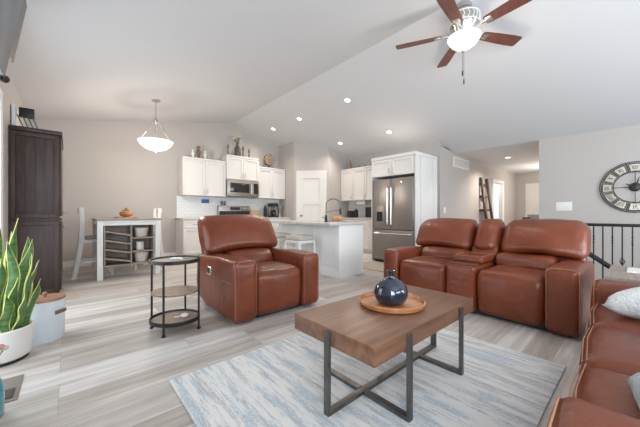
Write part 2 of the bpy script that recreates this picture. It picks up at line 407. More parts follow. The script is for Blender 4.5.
# glazed patio door in the left wall
b = MB()
for y0, y1, z0, z1 in ((2.35, 2.43, 0, 2.25), (4.34, 4.42, 0, 2.25), (2.43, 4.34, 2.17, 2.25), (2.43, 4.34, 0, .08), (3.35, 3.43, .08, 2.17)):
    b.box(XL-.12, XL-.03, y0, y1, z0, z1)
d1 = struct('door_1', b, M['trim'])
b = MB(); b.box(XL-.0, XL+.018, 4.42, 4.53, 0, 2.25); b.box(XL, XL+.018, 2.24, 2.35, 0, 2.25); b.box(XL, XL+.018, 2.24, 4.53, 2.25, 2.35)
struct('trim_1', b, M['trim'])
# pantry door: built along X, then placed on the diagonal
def panel_door(w, h, name, loc, rz, knobside=-1, panels=((.1, .9, .62, .95), (.1, .48, .06, .56), (.52, .9, .06, .56)), arch=False):
    b = MB(); t = .09
    b.box(-w/2-t, -w/2, -.03, 0, 0, h+t, .004); b.box(w/2, w/2+t, -.03, 0, 0, h+t, .004); b.box(-w/2, w/2, -.03, 0, h, h+t, .004)
    b.box(-w/2, w/2, -.012, 0, .01, h)
    st = .11
    b.box(-w/2, -w/2+st, -.034, -.012, .01, h, .003); b.box(w/2-st, w/2, -.034, -.012, .01, h, .003)
    for z0, z1 in ((.01, .22), (h*.60, h*.60+.12), (h-.13, h)): b.box(-w/2+st, w/2-st, -.034, -.012, z0, z1, .003)
    b.box(-.045, .045, -.034, -.012, .22, h*.60, .003)
    o = struct(name, b, M['cab']); o.location = loc; o.rotation_euler = (0, 0, rz)
    k = MB(); k.lathe([(.026, 0), (.026, .008), (.010, .012), (.010, .04), (.026, .05), (.028, .062), (.018, .075), (0, .078)], 16, Tr((knobside*(w/2-.06), -.034, 1.0)) @ Rot(PI/2, 'X'))
    kk = k.build('door_handle', M['steelbar'], o)
    return o
pd = panel_door(.70, 2.22, 'door_2', (5.30, 6.35, 0), -PI/4)
panel_door(.86, 2.08, 'door_3', (12.695, 2.30, 0), -PI/2)
# doorway casing in the hall wall
b = MB(); b.box(10.0, 10.1, 3.08, 3.1, 0, 2.16); b.box(11.05, 11.15, 3.08, 3.1, 0, 2.16); b.box(10.1, 11.05, 3.08, 3.1, 2.07, 2.16)
struct('trim_2', b, M['trim'])

# backsplashes
b = MB(); b.box(1.98, 4.94, YB-.012, YB, .95, 1.5); struct('trim_backsplash_back', b, M['tile'])
b = MB(); b.box(6.488, 6.5, 4.0, 5.98, .93, 1.5); struct('trim_backsplash_right', b, M['tile'])

# ------------------------------------------------------------------ rug and mats
rg = MB(); rg.rbox(.472, 2.55, .335, 1.955, 0.0, .012, r=.005, n=12, k=1)
tag(rg.build('area_rug', M['rug']), 'white and blue streaked rectangular rug under the coffee table', 'rug')
dm = MB(); dm.rbox(-.30, .10, 4.65, 5.03, 0, .012, r=.005, k=1)
tag(dm.build('door_mat', M['mat']), 'small beige mat on the floor beside the tall dark cabinet', 'mat')
km = MB(); km.rbox(4.25, 4.98, 3.1, 3.95, 0, .015, r=.006, k=1)
tag(km.build('kitchen_mat', M['mat']), 'beige kitchen mat on the floor in front of the refrigerator', 'mat')
fv = thing('floor_register', 'tan floor vent plate with a dark slot beside the potted snake plant', 'vent', (-.27, 2.50, 0))
fv.rotation_euler = (0, 0, 0)
bx(-.075, .055, -.165, .17, 0, .006, bev=.002).build('frame', mat('tan_vent_metal', (.20, .17, .145), .5), fv)
b = MB(); b.box(-.06, .035, -.13, -.01, .006, .009)
for i in range(6): b.box(-.058+i*.016, -.052+i*.016, -.13, -.01, .009, .012)
b.build('grille', mat('dark_vent_grille', (.07, .055, .045), .6), fv)

# ------------------------------------------------------------------ leather seating
def outline(xa, xb, z0, z1, y, r=.05, bow=0.0, bottom=False):
    """welt path around the top of a front face, at depth y"""
    pts = [(xa, y, z0)]
    for i in range(5):
        a = PI-i*PI/8; pts.append((xa+r+r*math.cos(a), y, z1-r+r*math.sin(a)))
    for i in range(5):
        a = PI/2-i*PI/8; pts.append((xb-r+r*math.cos(a), y, z1-r+r*math.sin(a)))
    pts.append((xb, y, z0))
    return pts
def recliner(name, label, cat, secs, D, loc, rz, arm_z=.60, back_z=1.0, bulge=0.0, wings=False, seat_z=.46, tight=False):
    """seating built facing local -Y, front at y = 0, left to right along +X"""
    root = thing(name, label, cat, loc, rz)
    Wd = sum(w for _, w in secs); x = 0
    # plinth under everything
    bx(.05, Wd-.05, .07, D-.15, .02, .10, bev=.01).build('base', M['black'], root)
    for fx in (.08, Wd-.08):
        for fy in (.12, D-.22):
            f = MB(); f.lathe([(.022, 0), (.022, .02)], 10, Tr((fx, fy, 0))); f.build('foot', M['black'], root)
    ns = 0
    for i, (k, w) in enumerate(secs):
        ns += 1
        if k == 'arm':
            left = (i == 0)
            def fn(o, x=x, w=w, left=left):
                t = max(0, o.y-.35)/D
                o.z -= .055*t*max(0, (o.z-.15)/.45)
                # the lower rear corner runs up like a tub chair
                if o.y > D-.38: o.z += max(0, (.3-o.z))*(o.y-(D-.38))*.9
                return o
            a = MB(); a.rbox(x, x+w, 0, D-.04, .025, arm_z, r=.05, puff=(.014, .012, .012), wr=.006, fn=fn, n=9, seed=i)
            A = a.build('arm', M['leather'], root)
            s = MB(); s.tube(outline(x+.012, x+w-.012, .07, arm_z-.004, .010, .05), .0026, 6); s.build('seam', M['seam'], A)
            sx = x-.001 if left else x+w+.001
            if wings:
                s = MB(); s.tube([(sx-.006*(1 if left else -1), .05+.8*t, .40-.02*t) for t in [j/10 for j in range(11)]], .003, 6); s.build('seam', M['seam'], A)
        elif k == 'seat':
            def fn(o):
                # waterfall front: the top edge rolls forward and the foot panel tucks in
                if o.y < .2: o.y += .02*max(0, (.28-o.z))/.28
                return o
            a = MB(); a.rbox(x+.004, x+w-.004, .012, D-.35, .03, seat_z, r=.07, puff=(.004, .022, .022), wr=.010, fn=fn, n=10, seed=i+5)
            S = a.build('seat', M['leather'], root)
            if tight:
                b_ = MB()
                for yy in (.016, .030): b_.tube([(x+.02+(w-.04)*q/8, yy+.012*(1-abs(q/4-1))*-.8, seat_z-.022+(yy-.016)*.75+.010*(1-(q/4-1)**2)) for q in range(9)], .0022, 5)
                b_.build('seam', M['seam'], S)
        elif k == 'console':
            a = MB(); a.rbox(x+.004, x+w-.004, .02, D-.35, .03, seat_z+.03, r=.035, puff=(0, .010, .0), wr=.004, seed=i)
            a.build('console_box', M['leather'], root)
            a = MB(); a.rbox(x+.0, x+w-.0, .20, .66, seat_z+.03, seat_z+.105, r=.03, puff=(0, 0, .006), wr=.003, seed=i)
            c = a.build('console_lid', M['leather'], root)
            s = MB(); s.tube([(x+.02, .26, seat_z+.108), (x+.02, .60, seat_z+.108), (x+w-.02, .60, seat_z+.108), (x+w-.02, .26, seat_z+.108)], .003, 6, closed=True); s.build('seam', M['seam'], c)
            # tray at the front of the console
            t = MB(); t.rbox(x+.02, x+w-.02, .05, .19, seat_z+.028, seat_z+.045, r=.008); t.build('cup_tray', M['leather2'], root)
        x += w
    # backs: one per seat / console, leaning
    x = 0; lean = .30
    for i, (k, w) in enumerate(secs):
        if k in ('seat', 'console'):
            xa, xb = x, x+w
            ext = .10 if len(secs) == 3 else .0
            first = i == 1; last = i == len(secs)-2
            if first: xa -= (secs[0][1]-.02)*(1 if wings or True else 0)
            if last: xb += secs[-1][1]-.02
            inner_a, inner_b = x, x+w
            y_at = lambda z: D-.42+lean*(z-.45)/.55
            zm = arm_z-.02 if k == 'seat' else seat_z+.115
            # upper pillow
            def fn(o, zm=zm, xa=xa, xb=xb, k_=k):
                t = (o.z-zm)/(back_z-zm)
                o.y += lean*(o.z-.45)/.55
                # soft top corners
                cx = (xa+xb)/2; hx = (xb-xa)/2
                e = abs(o.x-cx)/hx
                o.z -= .035*max(0, t)*e**4
                o.x = cx+(o.x-cx)*(1-.02*max(0, t)**2)
                if k_ == 'seat': o.z += .05*max(0, 1-t)**2*max(0, 1-e*e)
                # gathered puckers towards the lower edge
                if t < .45: o.y += .013*math.sin((o.x-cx)*46)*max(0, .45-t)*max(0, 1-e*1.2)
                return o
            a = MB(); a.rbox(xa+.006, xb-.006, D-.46, D-.16, zm, back_z, r=.105, puff=(.0, .045, .008) if k == 'seat' else (0, .02, .0), wr=.011, fn=fn, n=12, seed=i+9)
            B = a.build('backrest', M['leather'], root)
            # welt around the outer back edge
            pts = []
            for q in outline(xa+.02, xb-.02, zm+.04, back_z-.004, 0, .09):
                o = fn(Vector((q[0], D-.24, q[2]))); pts.append(o)
            s = MB(); s.tube(pts, .0028, 6); s.build('seam', M['seam'], B)
            if k == 'seat':
                def fl_(o):
                    o.y += lean*(o.z-.45)/.55; return o
                a = MB(); a.rbox(inner_a+.012, inner_b-.012, D-.565, D-.25, seat_z-.03, zm+.035, r=.065, puff=(0, .035, .0), wr=.009, fn=fl_, n=9, seed=i+20)
                a.build('lumbar_cushion', M['leather'], root)
            else:
                a = MB(); a.rbox(inner_a+.01, inner_b-.01, D-.42, D-.2, seat_z-.1, zm+.1, r=.04, fn=lambda o: Vector((o.x, o.y+lean*(o.z-.45)/.55, o.z)))
                a.build('back_panel', M['leather'], root)
        x += w
    # rear shell
    def fb(o):
        o.y += lean*.9*(o.z-.45)/.55*max(0, min(1, (o.z-.2)/.3)); return o
    a = MB(); a.rbox(.05, Wd-.05, D-.28, D-.12, .08, back_z-.12, r=.05, fn=fb, n=8)
    a.build('back_shell', M['leather'], root)
    return root, Wd

ch, _ = recliner('recliner_armchair', 'single brown leather recliner armchair facing the coffee table beside the round tiered stand', 'armchair',
                 [('arm', .235), ('seat', .565), ('arm', .235)], 1.10, (1.14, 2.455, 0), 0, arm_z=.605, back_z=1.035, wings=True, seat_z=.475)
h = MB(); h.rbox(-.018, -.006, .55, .67, .40, .49, r=.006, k=2, n=2)
H = h.build('recline_handle', M['chrome'], ch); H['label'] = 'metal recline switch plate'
h = MB(); h.rbox(-.022, -.017, .575, .645, .42, .47, r=.002, k=1, n=1); h.build('switch', M['black'], H)
recliner('loveseat', 'two-seat brown leather reclining sofa with a centre console, backing onto the hall', 'sofa',
         [('arm', .215), ('seat', .60), ('console', .315), ('seat', .565), ('arm', .24)], 1.06, (3.10, 2.25, 0), -PI/2, arm_z=.59, back_z=.985, seat_z=.475)
sf, _ = recliner('three_seat_sofa', 'long brown leather three-seat sofa in the near right corner, holding two pillows', 'sofa',
                 [('arm', .24), ('seat', .535), ('seat', .53), ('seat', .535), ('arm', .25)], 1.05, (2.80, .220, 0), PI+.04, arm_z=.60, back_z=1.0, seat_z=.49, tight=True)

# ------------------------------------------------------------------ coffee table
ct = thing('coffee_table', 'dark brown wooden coffee table with gunmetal bar legs on the rug', 'coffee table', (0, 0, .012))
bx(1.012, 2.130, .778, 1.370, .355, .445, bev=.003).build('tabletop', M['twood'], ct)
w = .022
def leg(x0, x1, y0, y1, z1=.43):
    b = MB(); b.box(x0, x1, y0, y1, 0, z1, .001); return b.build('leg', M['steelbar'], ct)
leg(.993, 1.012, 1.055, 1.090); leg(2.130, 2.149, 1.053, 1.092)
for lx in (1.285, 1.905):
    leg(lx-.017, lx+.017, .760, .778, .435); leg(lx-.017, lx+.017, 1.370, 1.388, .435)
bx(1.012, 2.130, 1.055, 1.090, 0, .02).build('stretcher', M['steelbar'], ct)
for lx in (1.285, 1.905):
    b = MB(); b.box(lx-.019, lx+.019, .765, 1.05, 0, .0205); b.box(lx-.019, lx+.019, 1.095, 1.375, 0, .0205); b.build('stretcher', M['steelbar'], ct)
TZ = .012+.445
tr = MB(); tr.lathe([(.0, 0), (.185, 0), (.205, .012), (.212, .034), (.202, .040), (.192, .016), (.18, .012), (0, .012)], 48, cap=False)
tag(tr.build('round_tray', M['tray']), 'round orange-toned wooden tray on the coffee table', 'tray', loc=(1.585, 1.08, TZ))
vs = MB(); vs.lathe([(0, 0), (.06, 0), (.085, .012), (.105, .045), (.109, .075), (.098, .115), (.07, .145), (.04, .163), (.022, .172), (.019, .180), (.021, .195), (.028, .203), (.029, .212), (.022, .216), (.016, .212), (.014, .185), (0, .18)], 40, cap=False)
tag(vs.build('bottle_vase', M['vase']), 'round dark blue glass vase with short neck on the round tray', 'vase', loc=(1.57, 1.075, TZ+.0125))

# ------------------------------------------------------------------ tiered side stand
st = thing('tiered_side_stand', 'three-tier oval side stand of wood trays and black metal posts', 'side table', (.737, 2.835, 0), math.radians(-41.6))
SXY = (.212, .195)
for nm, z, rim in (('top_tray', .615, .028), ('middle_shelf', .335, 0), ('bottom_tray', .085, .03)):
    b = MB()
    b.lathe([(0, z), (.94, z), (.94, z+.014), (0, z+.014)], 48, sx=SXY[0], sy=SXY[1], cap=False)
    B = b.build(nm, M['standwood'], st)
    if rim:
        b = MB(); b.lathe([(.935, z-.004), (1.0, z-.004), (1.0, z+rim), (.965, z+rim), (.945, z+.014)], 48, sx=SXY[0], sy=SXY[1], cap=False)
        b.build('rim', M['black'], B)
for a in (0, 90, 180, 270):
    b = MB(); px, py = 1.02*SXY[0]*math.cos(math.radians(a)), 1.0*SXY[1]*math.sin(math.radians(a))
    b.tube([(px, py, .01), (px, py, .62)], .0095, 8); b.lathe([(.017, 0), (.017, .012)], 10, Tr((px, py, 0))); b.build('post', M['black'], st)
b = MB()
for q in range(7): b.rbox(-.05+q*.012, -.02+q*.014, -.02+.01*math.sin(q*2), .015+.01*math.sin(q*2), 0, .012+.004*(q % 3), r=.005, n=2, k=2)
tag(b.build('lace_doily', M['ceramic']), 'small white cloth lying on the top tray of the tiered stand', 'cloth', loc=(.75, 2.86, .63), rz=-.7)
b = MB()
for i, a in enumerate((0, 1.25, 2.5, 3.8, 5.0)):
    b.rbox(.018*math.cos(a)-.014, .018*math.cos(a)+.014, .018*math.sin(a)-.014, .018*math.sin(a)+.014, 0, .03, r=.013, n=2, k=3)
b.tube([(.03, 0, .01), (.06, .02, .008), (.085, .015, .008)], .004, 6)
tag(b.build('white_ornament', M['ceramic']), 'little white ornament on the bottom tray of the tiered stand', 'ornament', loc=(.81, 2.80, .0995), rz=2.6)

# ------------------------------------------------------------------ plant, canister, jug at the left
pt = thing('potted_snake_plant', 'snake plant with yellow-edged leaves in a round white pot by the glazed door', 'plant', (-.36, 3.04, 0))
b = MB(); b.lathe([(0, 0.012), (.125, .012), (.15, .03), (.165, .08), (.170, .14), (.168, .232), (.162, .24), (.156, .232), (.154, .19), (0, .19)], 40, cap=False)
P = b.build('pot', M['potm'], pt)
b = MB(); b.lathe([(.13, 0), (.142, .004), (.142, .016), (.13, .02)], 32); b.build('saucer', M['black'], P)
b = MB(); b.lathe([(.152, .192), (.1, .206), (0, .21)], 24, cap=False); b.build('soil', M['soil'], pt)
def leafmesh(base, tip, wid, bow, twist):
    bm = bmesh.new(); n = 16; base = Vector(base); tip = Vector(tip); rows = []
    up = (tip-base); side0 = Vector((math.cos(twist), math.sin(twist), 0)); nrm = up.cross(side0).normalized()
    for i in range(n+1):
        t = i/n; c = base+up*t+nrm*bow*math.sin(t*PI)
        wd = wid*(.55+.9*t-1.0*t*t) if t < .6 else wid*.73*(max(0, 1-((t-.6)/.4)**1.7))+.0008
        a = twist+.9*t; sd = Vector((math.cos(a), math.sin(a), 0)); fd = Vector((-math.sin(a), math.cos(a), 0))
        rows.append([bm.verts.new(c+sd*(wd*s+.010*math.sin(t*9+tip.x*40))+fd*(wd*.35*(s*s)+.006*math.sin(t*14+s))) for s in (-1, -.82, -.4, 0, .4, .82, 1)])
    for a, b2 in zip(rows, rows[1:]):
        for j in range(6):
            f = bm.faces.new((a[j], a[j+1], b2[j+1], b2[j])); f.material_index = 1 if j in (0, 5) else 0
    wid *= 1.0
    r = MB(); r.bm.free(); r.bm = bm
    o = r.build('leaf', [M['leafg'], M['leafy']], pt, angle=180)
    sm = o.modifiers.new('thickness', 'SOLIDIFY'); sm.thickness = .004
LV = [((.02, -.06, .23), (.095, -.06, 1.02), .050, .03, .2), ((.05, 0, .23), (.16, -.02, .86), .048, -.02, -.5), ((.10, -.03, .23), (.20, .02, .70), .05, .03, .6),
      ((-.05, -.08, .23), (.02, -.10, .74), .045, .02, -.2), ((.0, .05, .23), (.05, .06, .92), .045, -.03, .9), ((-.08, 0, .23), (-.10, 0, .95), .045, .02, .1),
      ((.06, -.10, .23), (.10, -.14, .60), .04, .02, .3), ((-.02, -.11, .23), (-.04, -.15, .66), .04, -.02, -.7), ((.11, .04, .23), (.15, .10, .62), .04, .02, 1.2),
      ((-.06, .08, .23), (-.08, .09, .80), .045, .02, .5), ((.0, -.02, .23), (.03, .0, .80), .04, -.02, 1.6), ((.03, -.12, .23), (.055, -.17, .50), .038, .02, -.1)]
LV += [((.07, .03, .2), (.125, .03, .88), .045, .03, -.9), ((.09, -.07, .2), (.165, -.07, .76), .042, -.02, .9), ((.03, -.09, .2), (.055, -.11, .86), .042, .03, -.6),
       ((.12, 0, .2), (.215, -.03, .56), .036, .02, .2), ((-.03, .02, .2), (-.02, .03, .98), .045, .02, -.4), ((.08, -.1, .2), (.13, -.13, .50), .036, -.02, .8)]
for a in LV: leafmesh((a[0][0], a[0][1], .205), a[1], a[2]*1.05, a[3], a[4])
cn = thing('storage_canister', 'round pale enamel canister with a wooden lid, beside the potted snake plant', 'canister', (-.145, 3.32, 0))
b = MB(); b.lathe([(0, 0), (.122, 0), (.126, .006), (.128, .32), (.130, .326), (.128, .33), (0, .33)], 48, cap=False); b.build('body', M['enamel'], cn)
b = MB(); b.lathe([(0, .331), (.130, .331), (.133, .335), (.133, .345), (.130, .35), (0, .35)], 48, cap=False); L_ = b.build('lid', M['lidwood'], cn)
b = MB(); b.lathe([(.010, .35), (.009, .362), (.016, .372), (.018, .384), (.011, .394), (0, .396)], 16); b.build('knob', M['lidwood'], L_)
b = MB(); b.rbox(-.05, .05, -.006, .006, -.016, .016, r=.006, n=3, k=2)
pl = b.build('label_plate', mat('bronze_plate', (.22, .17, .13), .4, metal=.6), cn); pl.location = (.100, -.086, .235); pl.rotation_euler = (0, 0, math.radians(49))
jg = thing('glass_jug', 'teal glass jug with dried flowers on the floor at the left picture edge', 'jug', (-.345, 2.19, 0))
b = MB(); b.lathe([(0, 0), (.085, 0), (.098, .02), (.10, .12), (.09, .19), (.06, .225), (.04, .235), (.04, .26), (.034, .26), (.03, .235), (0, .23)], 32, cap=False); b.build('body', M['teal'], jg)
fl_m = [M['pink'], M['bluep'], M['flower']]
for i, (dx, dy, dz) in enumerate(((.085, -.02, .37), (.05, .03, .40), (.095, .03, .345), (.02, -.04, .42), (-.03, .02, .40), (.07, -.05, .335))):
    b = MB(); b.tube([(0, 0, .2), (dx*.4, dy*.4, dz-.1), (dx, dy, dz)], .003, 6); S = b.build('stem', M['rustic'], jg)
    b = MB(); b.lathe([(0, -.014), (.012, -.01), (.019, 0), (.014, .01), (.005, .013), (0, .012)], 9, Tr((dx, dy, dz))); b.build('flower', fl_m[i % 3], S)

# ------------------------------------------------------------------ wall television tilted down over the patio door
tv = thing('television', 'wall-mounted flat television tilted down, at the top left above the glazed door', 'television', (XL, 2.5, 2.03))
def tslab(xo0, xo1, y0, y1, z0, z1, nm, m, parent):
    # slab leaning out by 9 degrees towards the room
    b = MB(); b.box(xo0, xo1, y0, y1, z0, z1, .003, T=Tr((.205, 0, 0)) @ Rot(math.radians(9), 'Y')); return b.build(nm, m, parent)
tslab(-.035, 0, -.85, .50, .0, .76, 'screen_panel', M['screen'], tv)
tslab(-.06, -.036, -.85, .88, .24, .75, 'rear_slab', M['tvslab'], tv)  # taupe slab behind the screen, reaching past its far edge
b = MB(); b.box(.002, .19, -.06, .06, .30, .40); b.build('bracket', M['black'], tv)
# curtain rod finial
rd = thing('curtain_rod', 'black curtain rod with a round finial above the glazed door', 'curtain rod', (XL+.075, 3.13, 2.38))
b = MB(); b.tube([(0, -1.0, 0), (0, .96, 0)], .011, 8); b.build('rod', M['black'], rd)
for s_ in (1, -1):
    b = MB(); b.lathe([(.010, 0), (.018, .01), (.034, .03), (.036, .05), (.024, .075), (0, .085)], 16, Tr((0, s_*.98, 0)) @ Rot(-s_*PI/2, 'X')); b.build('finial', M['black'], rd)
    b = MB(); b.tube([(-.07, s_*.88, -.02), (-.03, s_*.88, -.02), (0, s_*.88, -.008)], .008, 6); b.build('bracket', M['black'], rd)

# ------------------------------------------------------------------ tall dark hutch
hx0, hx1, hy0, hy1, hz = XL+.005, -.085, 5.06, 6.15, 2.13
hu = thing('tall_cabinet', 'tall espresso-brown wooden cabinet against the left wall', 'cabinet', (hx0, hy0, 0))
wx, wy = hx1-hx0, hy1-hy0
b = MB(); b.box(0, wx, .012, wy, .0, .96, .003); b.box(.005, wx-.012, .02, wy-.01, .985, hz-.05, .003); b.build('carcass', M['espresso'], hu)
bx(-.0, wx+.022, -.006, wy+.02, .96, .985, bev=.004).build('waist_ledge', M['espresso'], hu)
bx(-.0, wx+.03, -.02, wy+.02, hz-.05, hz, bev=.008).build('cornice', M['espresso'], hu)
b = MB()
for z0, z1 in ((.02, .955), (.99, hz-.055)):
    b.box(0, .05, 0, .022, z0, z1, .002); b.box(wx-.05, wx, 0, .022, z0, z1, .002)
    b.box(.05, wx-.05, 0, .022, z0, z0+.06, .002); b.box(.05, wx-.05, 0, .022, z1-.05, z1, .002)
for i in range(1, 4): b.box(.05+i*(wx-.1)/4-.0015, .05+i*(wx-.1)/4+.0015, .012, .021, 1.05, hz-.11)
b.build('side_frame', M['espresso'], hu)
for j, (ya, yb) in enumerate(((.03, wy/2-.004), (wy/2+.004, wy-.02))):
    for z0, z1 in ((1.02, hz-.08), (.32, .93)):
        b = MB(); b.box(wx, wx+.02, ya, yb, z0, z1, .004); D_ = b.build('door', M['espresso'], hu)
        b = MB(); yk = yb-.05 if j == 0 else ya+.05
        for zk in ((z0+.05,) if z0 > 1 else (z1-.07,)):
            b.tube([(wx+.02, yk, zk), (wx+.045, yk, zk)], .006, 8); b.lathe([(.008, 0), (.015, .006), (.012, .014), (0, .016)], 12, Tr((wx+.04, yk, zk)) @ Rot(PI/2, 'Y'))
        b.build('knob', M['chrome'], D_)
    b = MB(); b.box(wx, wx+.02, ya, yb, .05, .30, .004); D_ = b.build('drawer', M['espresso'], hu)
    b = MB(); b.tube([(wx+.02, (ya+yb)/2, .18), (wx+.045, (ya+yb)/2, .18)], .01, 8); b.build('knob', M['chrome'], D_)
# things on the hutch
wt = thing('wire_crate', 'small black slatted metal rack on top of the tall dark cabinet', 'rack', (-.40, 5.28, hz))
b = MB(); b.box(-.07, .07, -.02, .05, .17, .29, .006); b.build('back_plate', M['black'], wt)
for i in range(4):
    b = MB(); b.box(-.025+i*.045, -.01+i*.045, -.02, .0, 0, .19, .002, T=Matrix.Shear('XY', 4, (-.35, 0))); b.build('slat', M['steelbar'], wt)
wf = MB(); wf.box(0, .035, 0, .30, 0, .30, .004)
tag(wf.build('leaning_board', M['white']), 'white framed board leaning at the wall on top of the tall dark cabinet', 'frame', loc=(XL+.01, 5.22, hz))

# ------------------------------------------------------------------ dining table with shelves and chairs
dt = thing('counter_height_table', 'counter-height white dining table with grey wood top and built-in shelves', 'dining table', (0.34, 5.63, 0))
tw, td, th = .88, 1.25, .975
bx(-.02, tw+.02, -.02, td, th-.03, th, bev=.004).build('tabletop', M['oakgrey'], dt)
b = MB(); b.box(.07, tw-.07, .015, .035, th-.11, th-.03); b.box(.07, tw-.07, td-.04, td-.02, th-.11, th-.03); b.box(.02, .04, .07, td-.08, th-.11, th-.03); b.box(tw-.04, tw-.02, .07, td-.08, th-.11, th-.03)
b.build('apron', M['white'], dt)
for lx in (.0, tw-.075):
    for ly in (.0, td-.095): bx(lx, lx+.075, ly, ly+.075, 0, th-.03, bev=.004).build('leg', M['white'], dt)
b = MB(); dv = .445
b.box(.09, .105, .03, .36, .22, th-.12); b.box(tw-.105, tw-.09, .03, .36, .22, th-.12); b.box(dv, dv+.02, .03, .36, .22, th-.12)
b.box(.09, tw-.09, .36, .375, .22, th-.12); b.box(.09, dv, .035, .36, .20, .22)
b.build('shelf_case', M['oakgrey'], dt)
for i in range(4):
    b = MB(); z = .335+i*.145
    Tm = Tr((.105, 0, z)) @ Rot(math.radians(12), 'Y')
    b.box(0, .345, .02, .36, -.014, .012, T=Tm); b.build('rack_shelf', M['oak'], dt)
for z in (.215, .415, .64):
    bx(dv+.02, tw-.105, .02, .36, z-.008, z+.016).build('shelf', M['oak'], dt)
for i, (z, r0, r1, hh, lb) in enumerate(((.657, .085, .112, .155, 'tapered cream basket in the top cubby of the dining table'), (.232, .085, .115, .16, 'tapered cream basket in the bottom cubby of the dining table'))):
    b = MB(); b.lathe([(0, 0), (r0, 0), (r1, hh), (r1-.008, hh), (r0-.006, .01), (0, .01)], 28, cap=False)
    tag(b.build('basket', M['basket']), lb, 'basket', 'baskets in the dining table shelves', loc=(.34+.60+.02, 5.63+.17, z))
b = MB(); b.lathe([(0, 0), (.06, 0), (.062, .01), (.062, .135), (.058, .135), (.056, .01), (0, .008)], 28, cap=False)
tag(b.build('white_crock', M['ceramic']), 'plain white cylindrical crock in the middle cubby of the dining table', 'crock', loc=(.34+.60, 5.80, .432))
b = MB(); b.box(-.17, .17, -.13, .13, .012, .026, .004)
for s_ in (-1, 1): b.box(s_*.14-.015, s_*.14+.015, -.12, .12, 0, .012)
tag(b.build('wooden_board', M['tray']), 'small wooden serving board on the counter-height dining table', 'board', loc=(.78, 6.12, th))
ac = thing('amber_jar', 'squat amber glass jar with a lid on the dining table board', 'jar', (.78, 6.12, th+.0265))
b = MB(); b.lathe([(0, 0), (.05, 0), (.09, .02), (.105, .05), (.095, .085), (.06, .105), (.045, .108)], 28); b.build('bowl', M['amber'], ac)
b = MB(); b.lathe([(.05, .1085), (.052, .118), (.03, .13), (.012, .135), (.018, .15), (.012, .16), (0, .162)], 24); b.build('lid', M['rustic'], ac)

def counter_chair(label, loc, rz):
    """faces local +X"""
    c = thing('counter_chair', label, 'chair', loc, rz, 'white counter chairs at the dining table')
    for sy in (-1, 1):
        y = sy*.19
        b = MB(); pts = []
        for i in range(15):
            t = i/14; z = 1.16*t
            xx = -.20-.10*(1-t)**2*1.2-.055*max(0, t-.55)**1.2*1.2
            pts.append((xx, z))
        for (xa, za), (xb, zb) in zip(pts, pts[1:]):
            vs_ = [b.bm.verts.new((x+dx, y+dy, z)) for x, z in ((xa, za), (xb, zb)) for dx in (-.03, .03) for dy in (-.017, .017)]
            a0, a1, a2, a3, b0, b1, b2, b3 = vs_
            for f in ((a0, a1, b1, b0), (a2, b2, b3, a3), (a0, b0, b2, a2), (a1, a3, b3, b1)): b.bm.faces.new(f)
            if za == 0: b.bm.faces.new((a0, a2, a3, a1))
            if zb > 1.15: b.bm.faces.new((b0, b1, b3, b2))
        bmesh.ops.remove_doubles(b.bm, verts=b.bm.verts, dist=.0001)
        b.build('rear_leg', M['white'], c, angle=40)
        bx(.16, .2, y-.02, y+.02, 0, .575, bev=.003).build('front_leg', M['white'], c)
        bx(-.20, .17, y-.012, y+.012, .24, .275).build('side_stretcher', M['white'], c)
    bx(.168, .192, -.17, .17, .17, .205).build('stretcher', M['white'], c)
    b = MB(); b.box(-.20, .20, -.20, .20, .575, .625, .004); b.build('seat_frame', M['white'], c)
    b = MB(); b.rbox(-.17, .21, -.195, .195, .626, .672, r=.02, puff=(0, 0, .008)); b.build('seat_cushion', M['greyfab'], c)
    b = MB(); b.box(-.265, -.24, -.19, .19, 1.06, 1.15, .004); b.box(-.238, -.22, -.19, .19, .74, .79, .003)
    b.box(-.245, -.232, -.06, .06, .79, 1.06); b.build('backrest', M['white'], c)
    return c
c1 = counter_chair('white high-back counter chair at the left end of the dining table', (.39, 6.25, 0), 0)
copy_tree(c1, (1.12, 6.45, 0), PI, 'white counter chair behind the right side of the dining table, mostly hidden')

# ------------------------------------------------------------------ kitchen cabinets
def door_into(parent, x0, x1, z0, z1, y, handle=None, hl=.12, kind='door', frame=.055):
    """shaker door facing local -Y at plane y"""
    b = MB(); g = .003; x0 += g; x1 -= g; z0 += g; z1 -= g
    b.box(x0, x1, y-.008, y, z0, z1)
    for a in ((x0, x0+frame, z0, z1), (x1-frame, x1, z0, z1), (x0+frame, x1-frame, z0, z0+frame), (x0+frame, x1-frame, z1-frame, z1)):
        b.box(a[0], a[1], y-.026, y-.008, a[2], a[3], .002)
    D_ = b.build(kind, M['cab'], parent)
    if handle:
        hx, hz0, vert = handle; b = MB()
        if vert: pts = [(hx, y-.024, hz0), (hx, y-.05, hz0+.008), (hx, y-.05, hz0+hl-.008), (hx, y-.024, hz0+hl)]
        else: pts = [(hx-hl/2, y-.018, hz0), (hx-hl/2+.008, y-.045, hz0), (hx+hl/2-.008, y-.045, hz0), (hx+hl/2, y-.018, hz0)]
        b.tube(pts, .006, 8); b.build('handle', M['chrome'], D_)
def upper(label, loc, rz, w, d, z0, z1, nd, crown=.05):
    c = thing('wall_cabinet', label, 'cabinet', loc, rz)
    h = z1-z0
    bx(0, w, .0, d, 0, h-crown).build('carcass', M['cab'], c)
    bx(-.0, w+.0, -.035, d, h-crown, h, bev=.012).build('crown_moulding', M['cab'], c)
    for i in range(nd):
        xa, xb = i*w/nd, (i+1)*w/nd
        if nd == 1: hx = xa+.05
        else: hx = xb-.04 if i == 0 else xa+.04
        door_into(c, xa, xb, 0, h-crown, 0, (hx, .06, True))
    return c
upper('white two-door wall cabinet left of the microwave, with figurines on top', (2.02, 7.17, 1.50), 0, 1.05, .325, 1.50, 2.42, 2)
upper('raised white two-door wall cabinet above the microwave', (3.075, 7.13, 1.965), 0, .93, .365, 1.965, 2.60, 2)
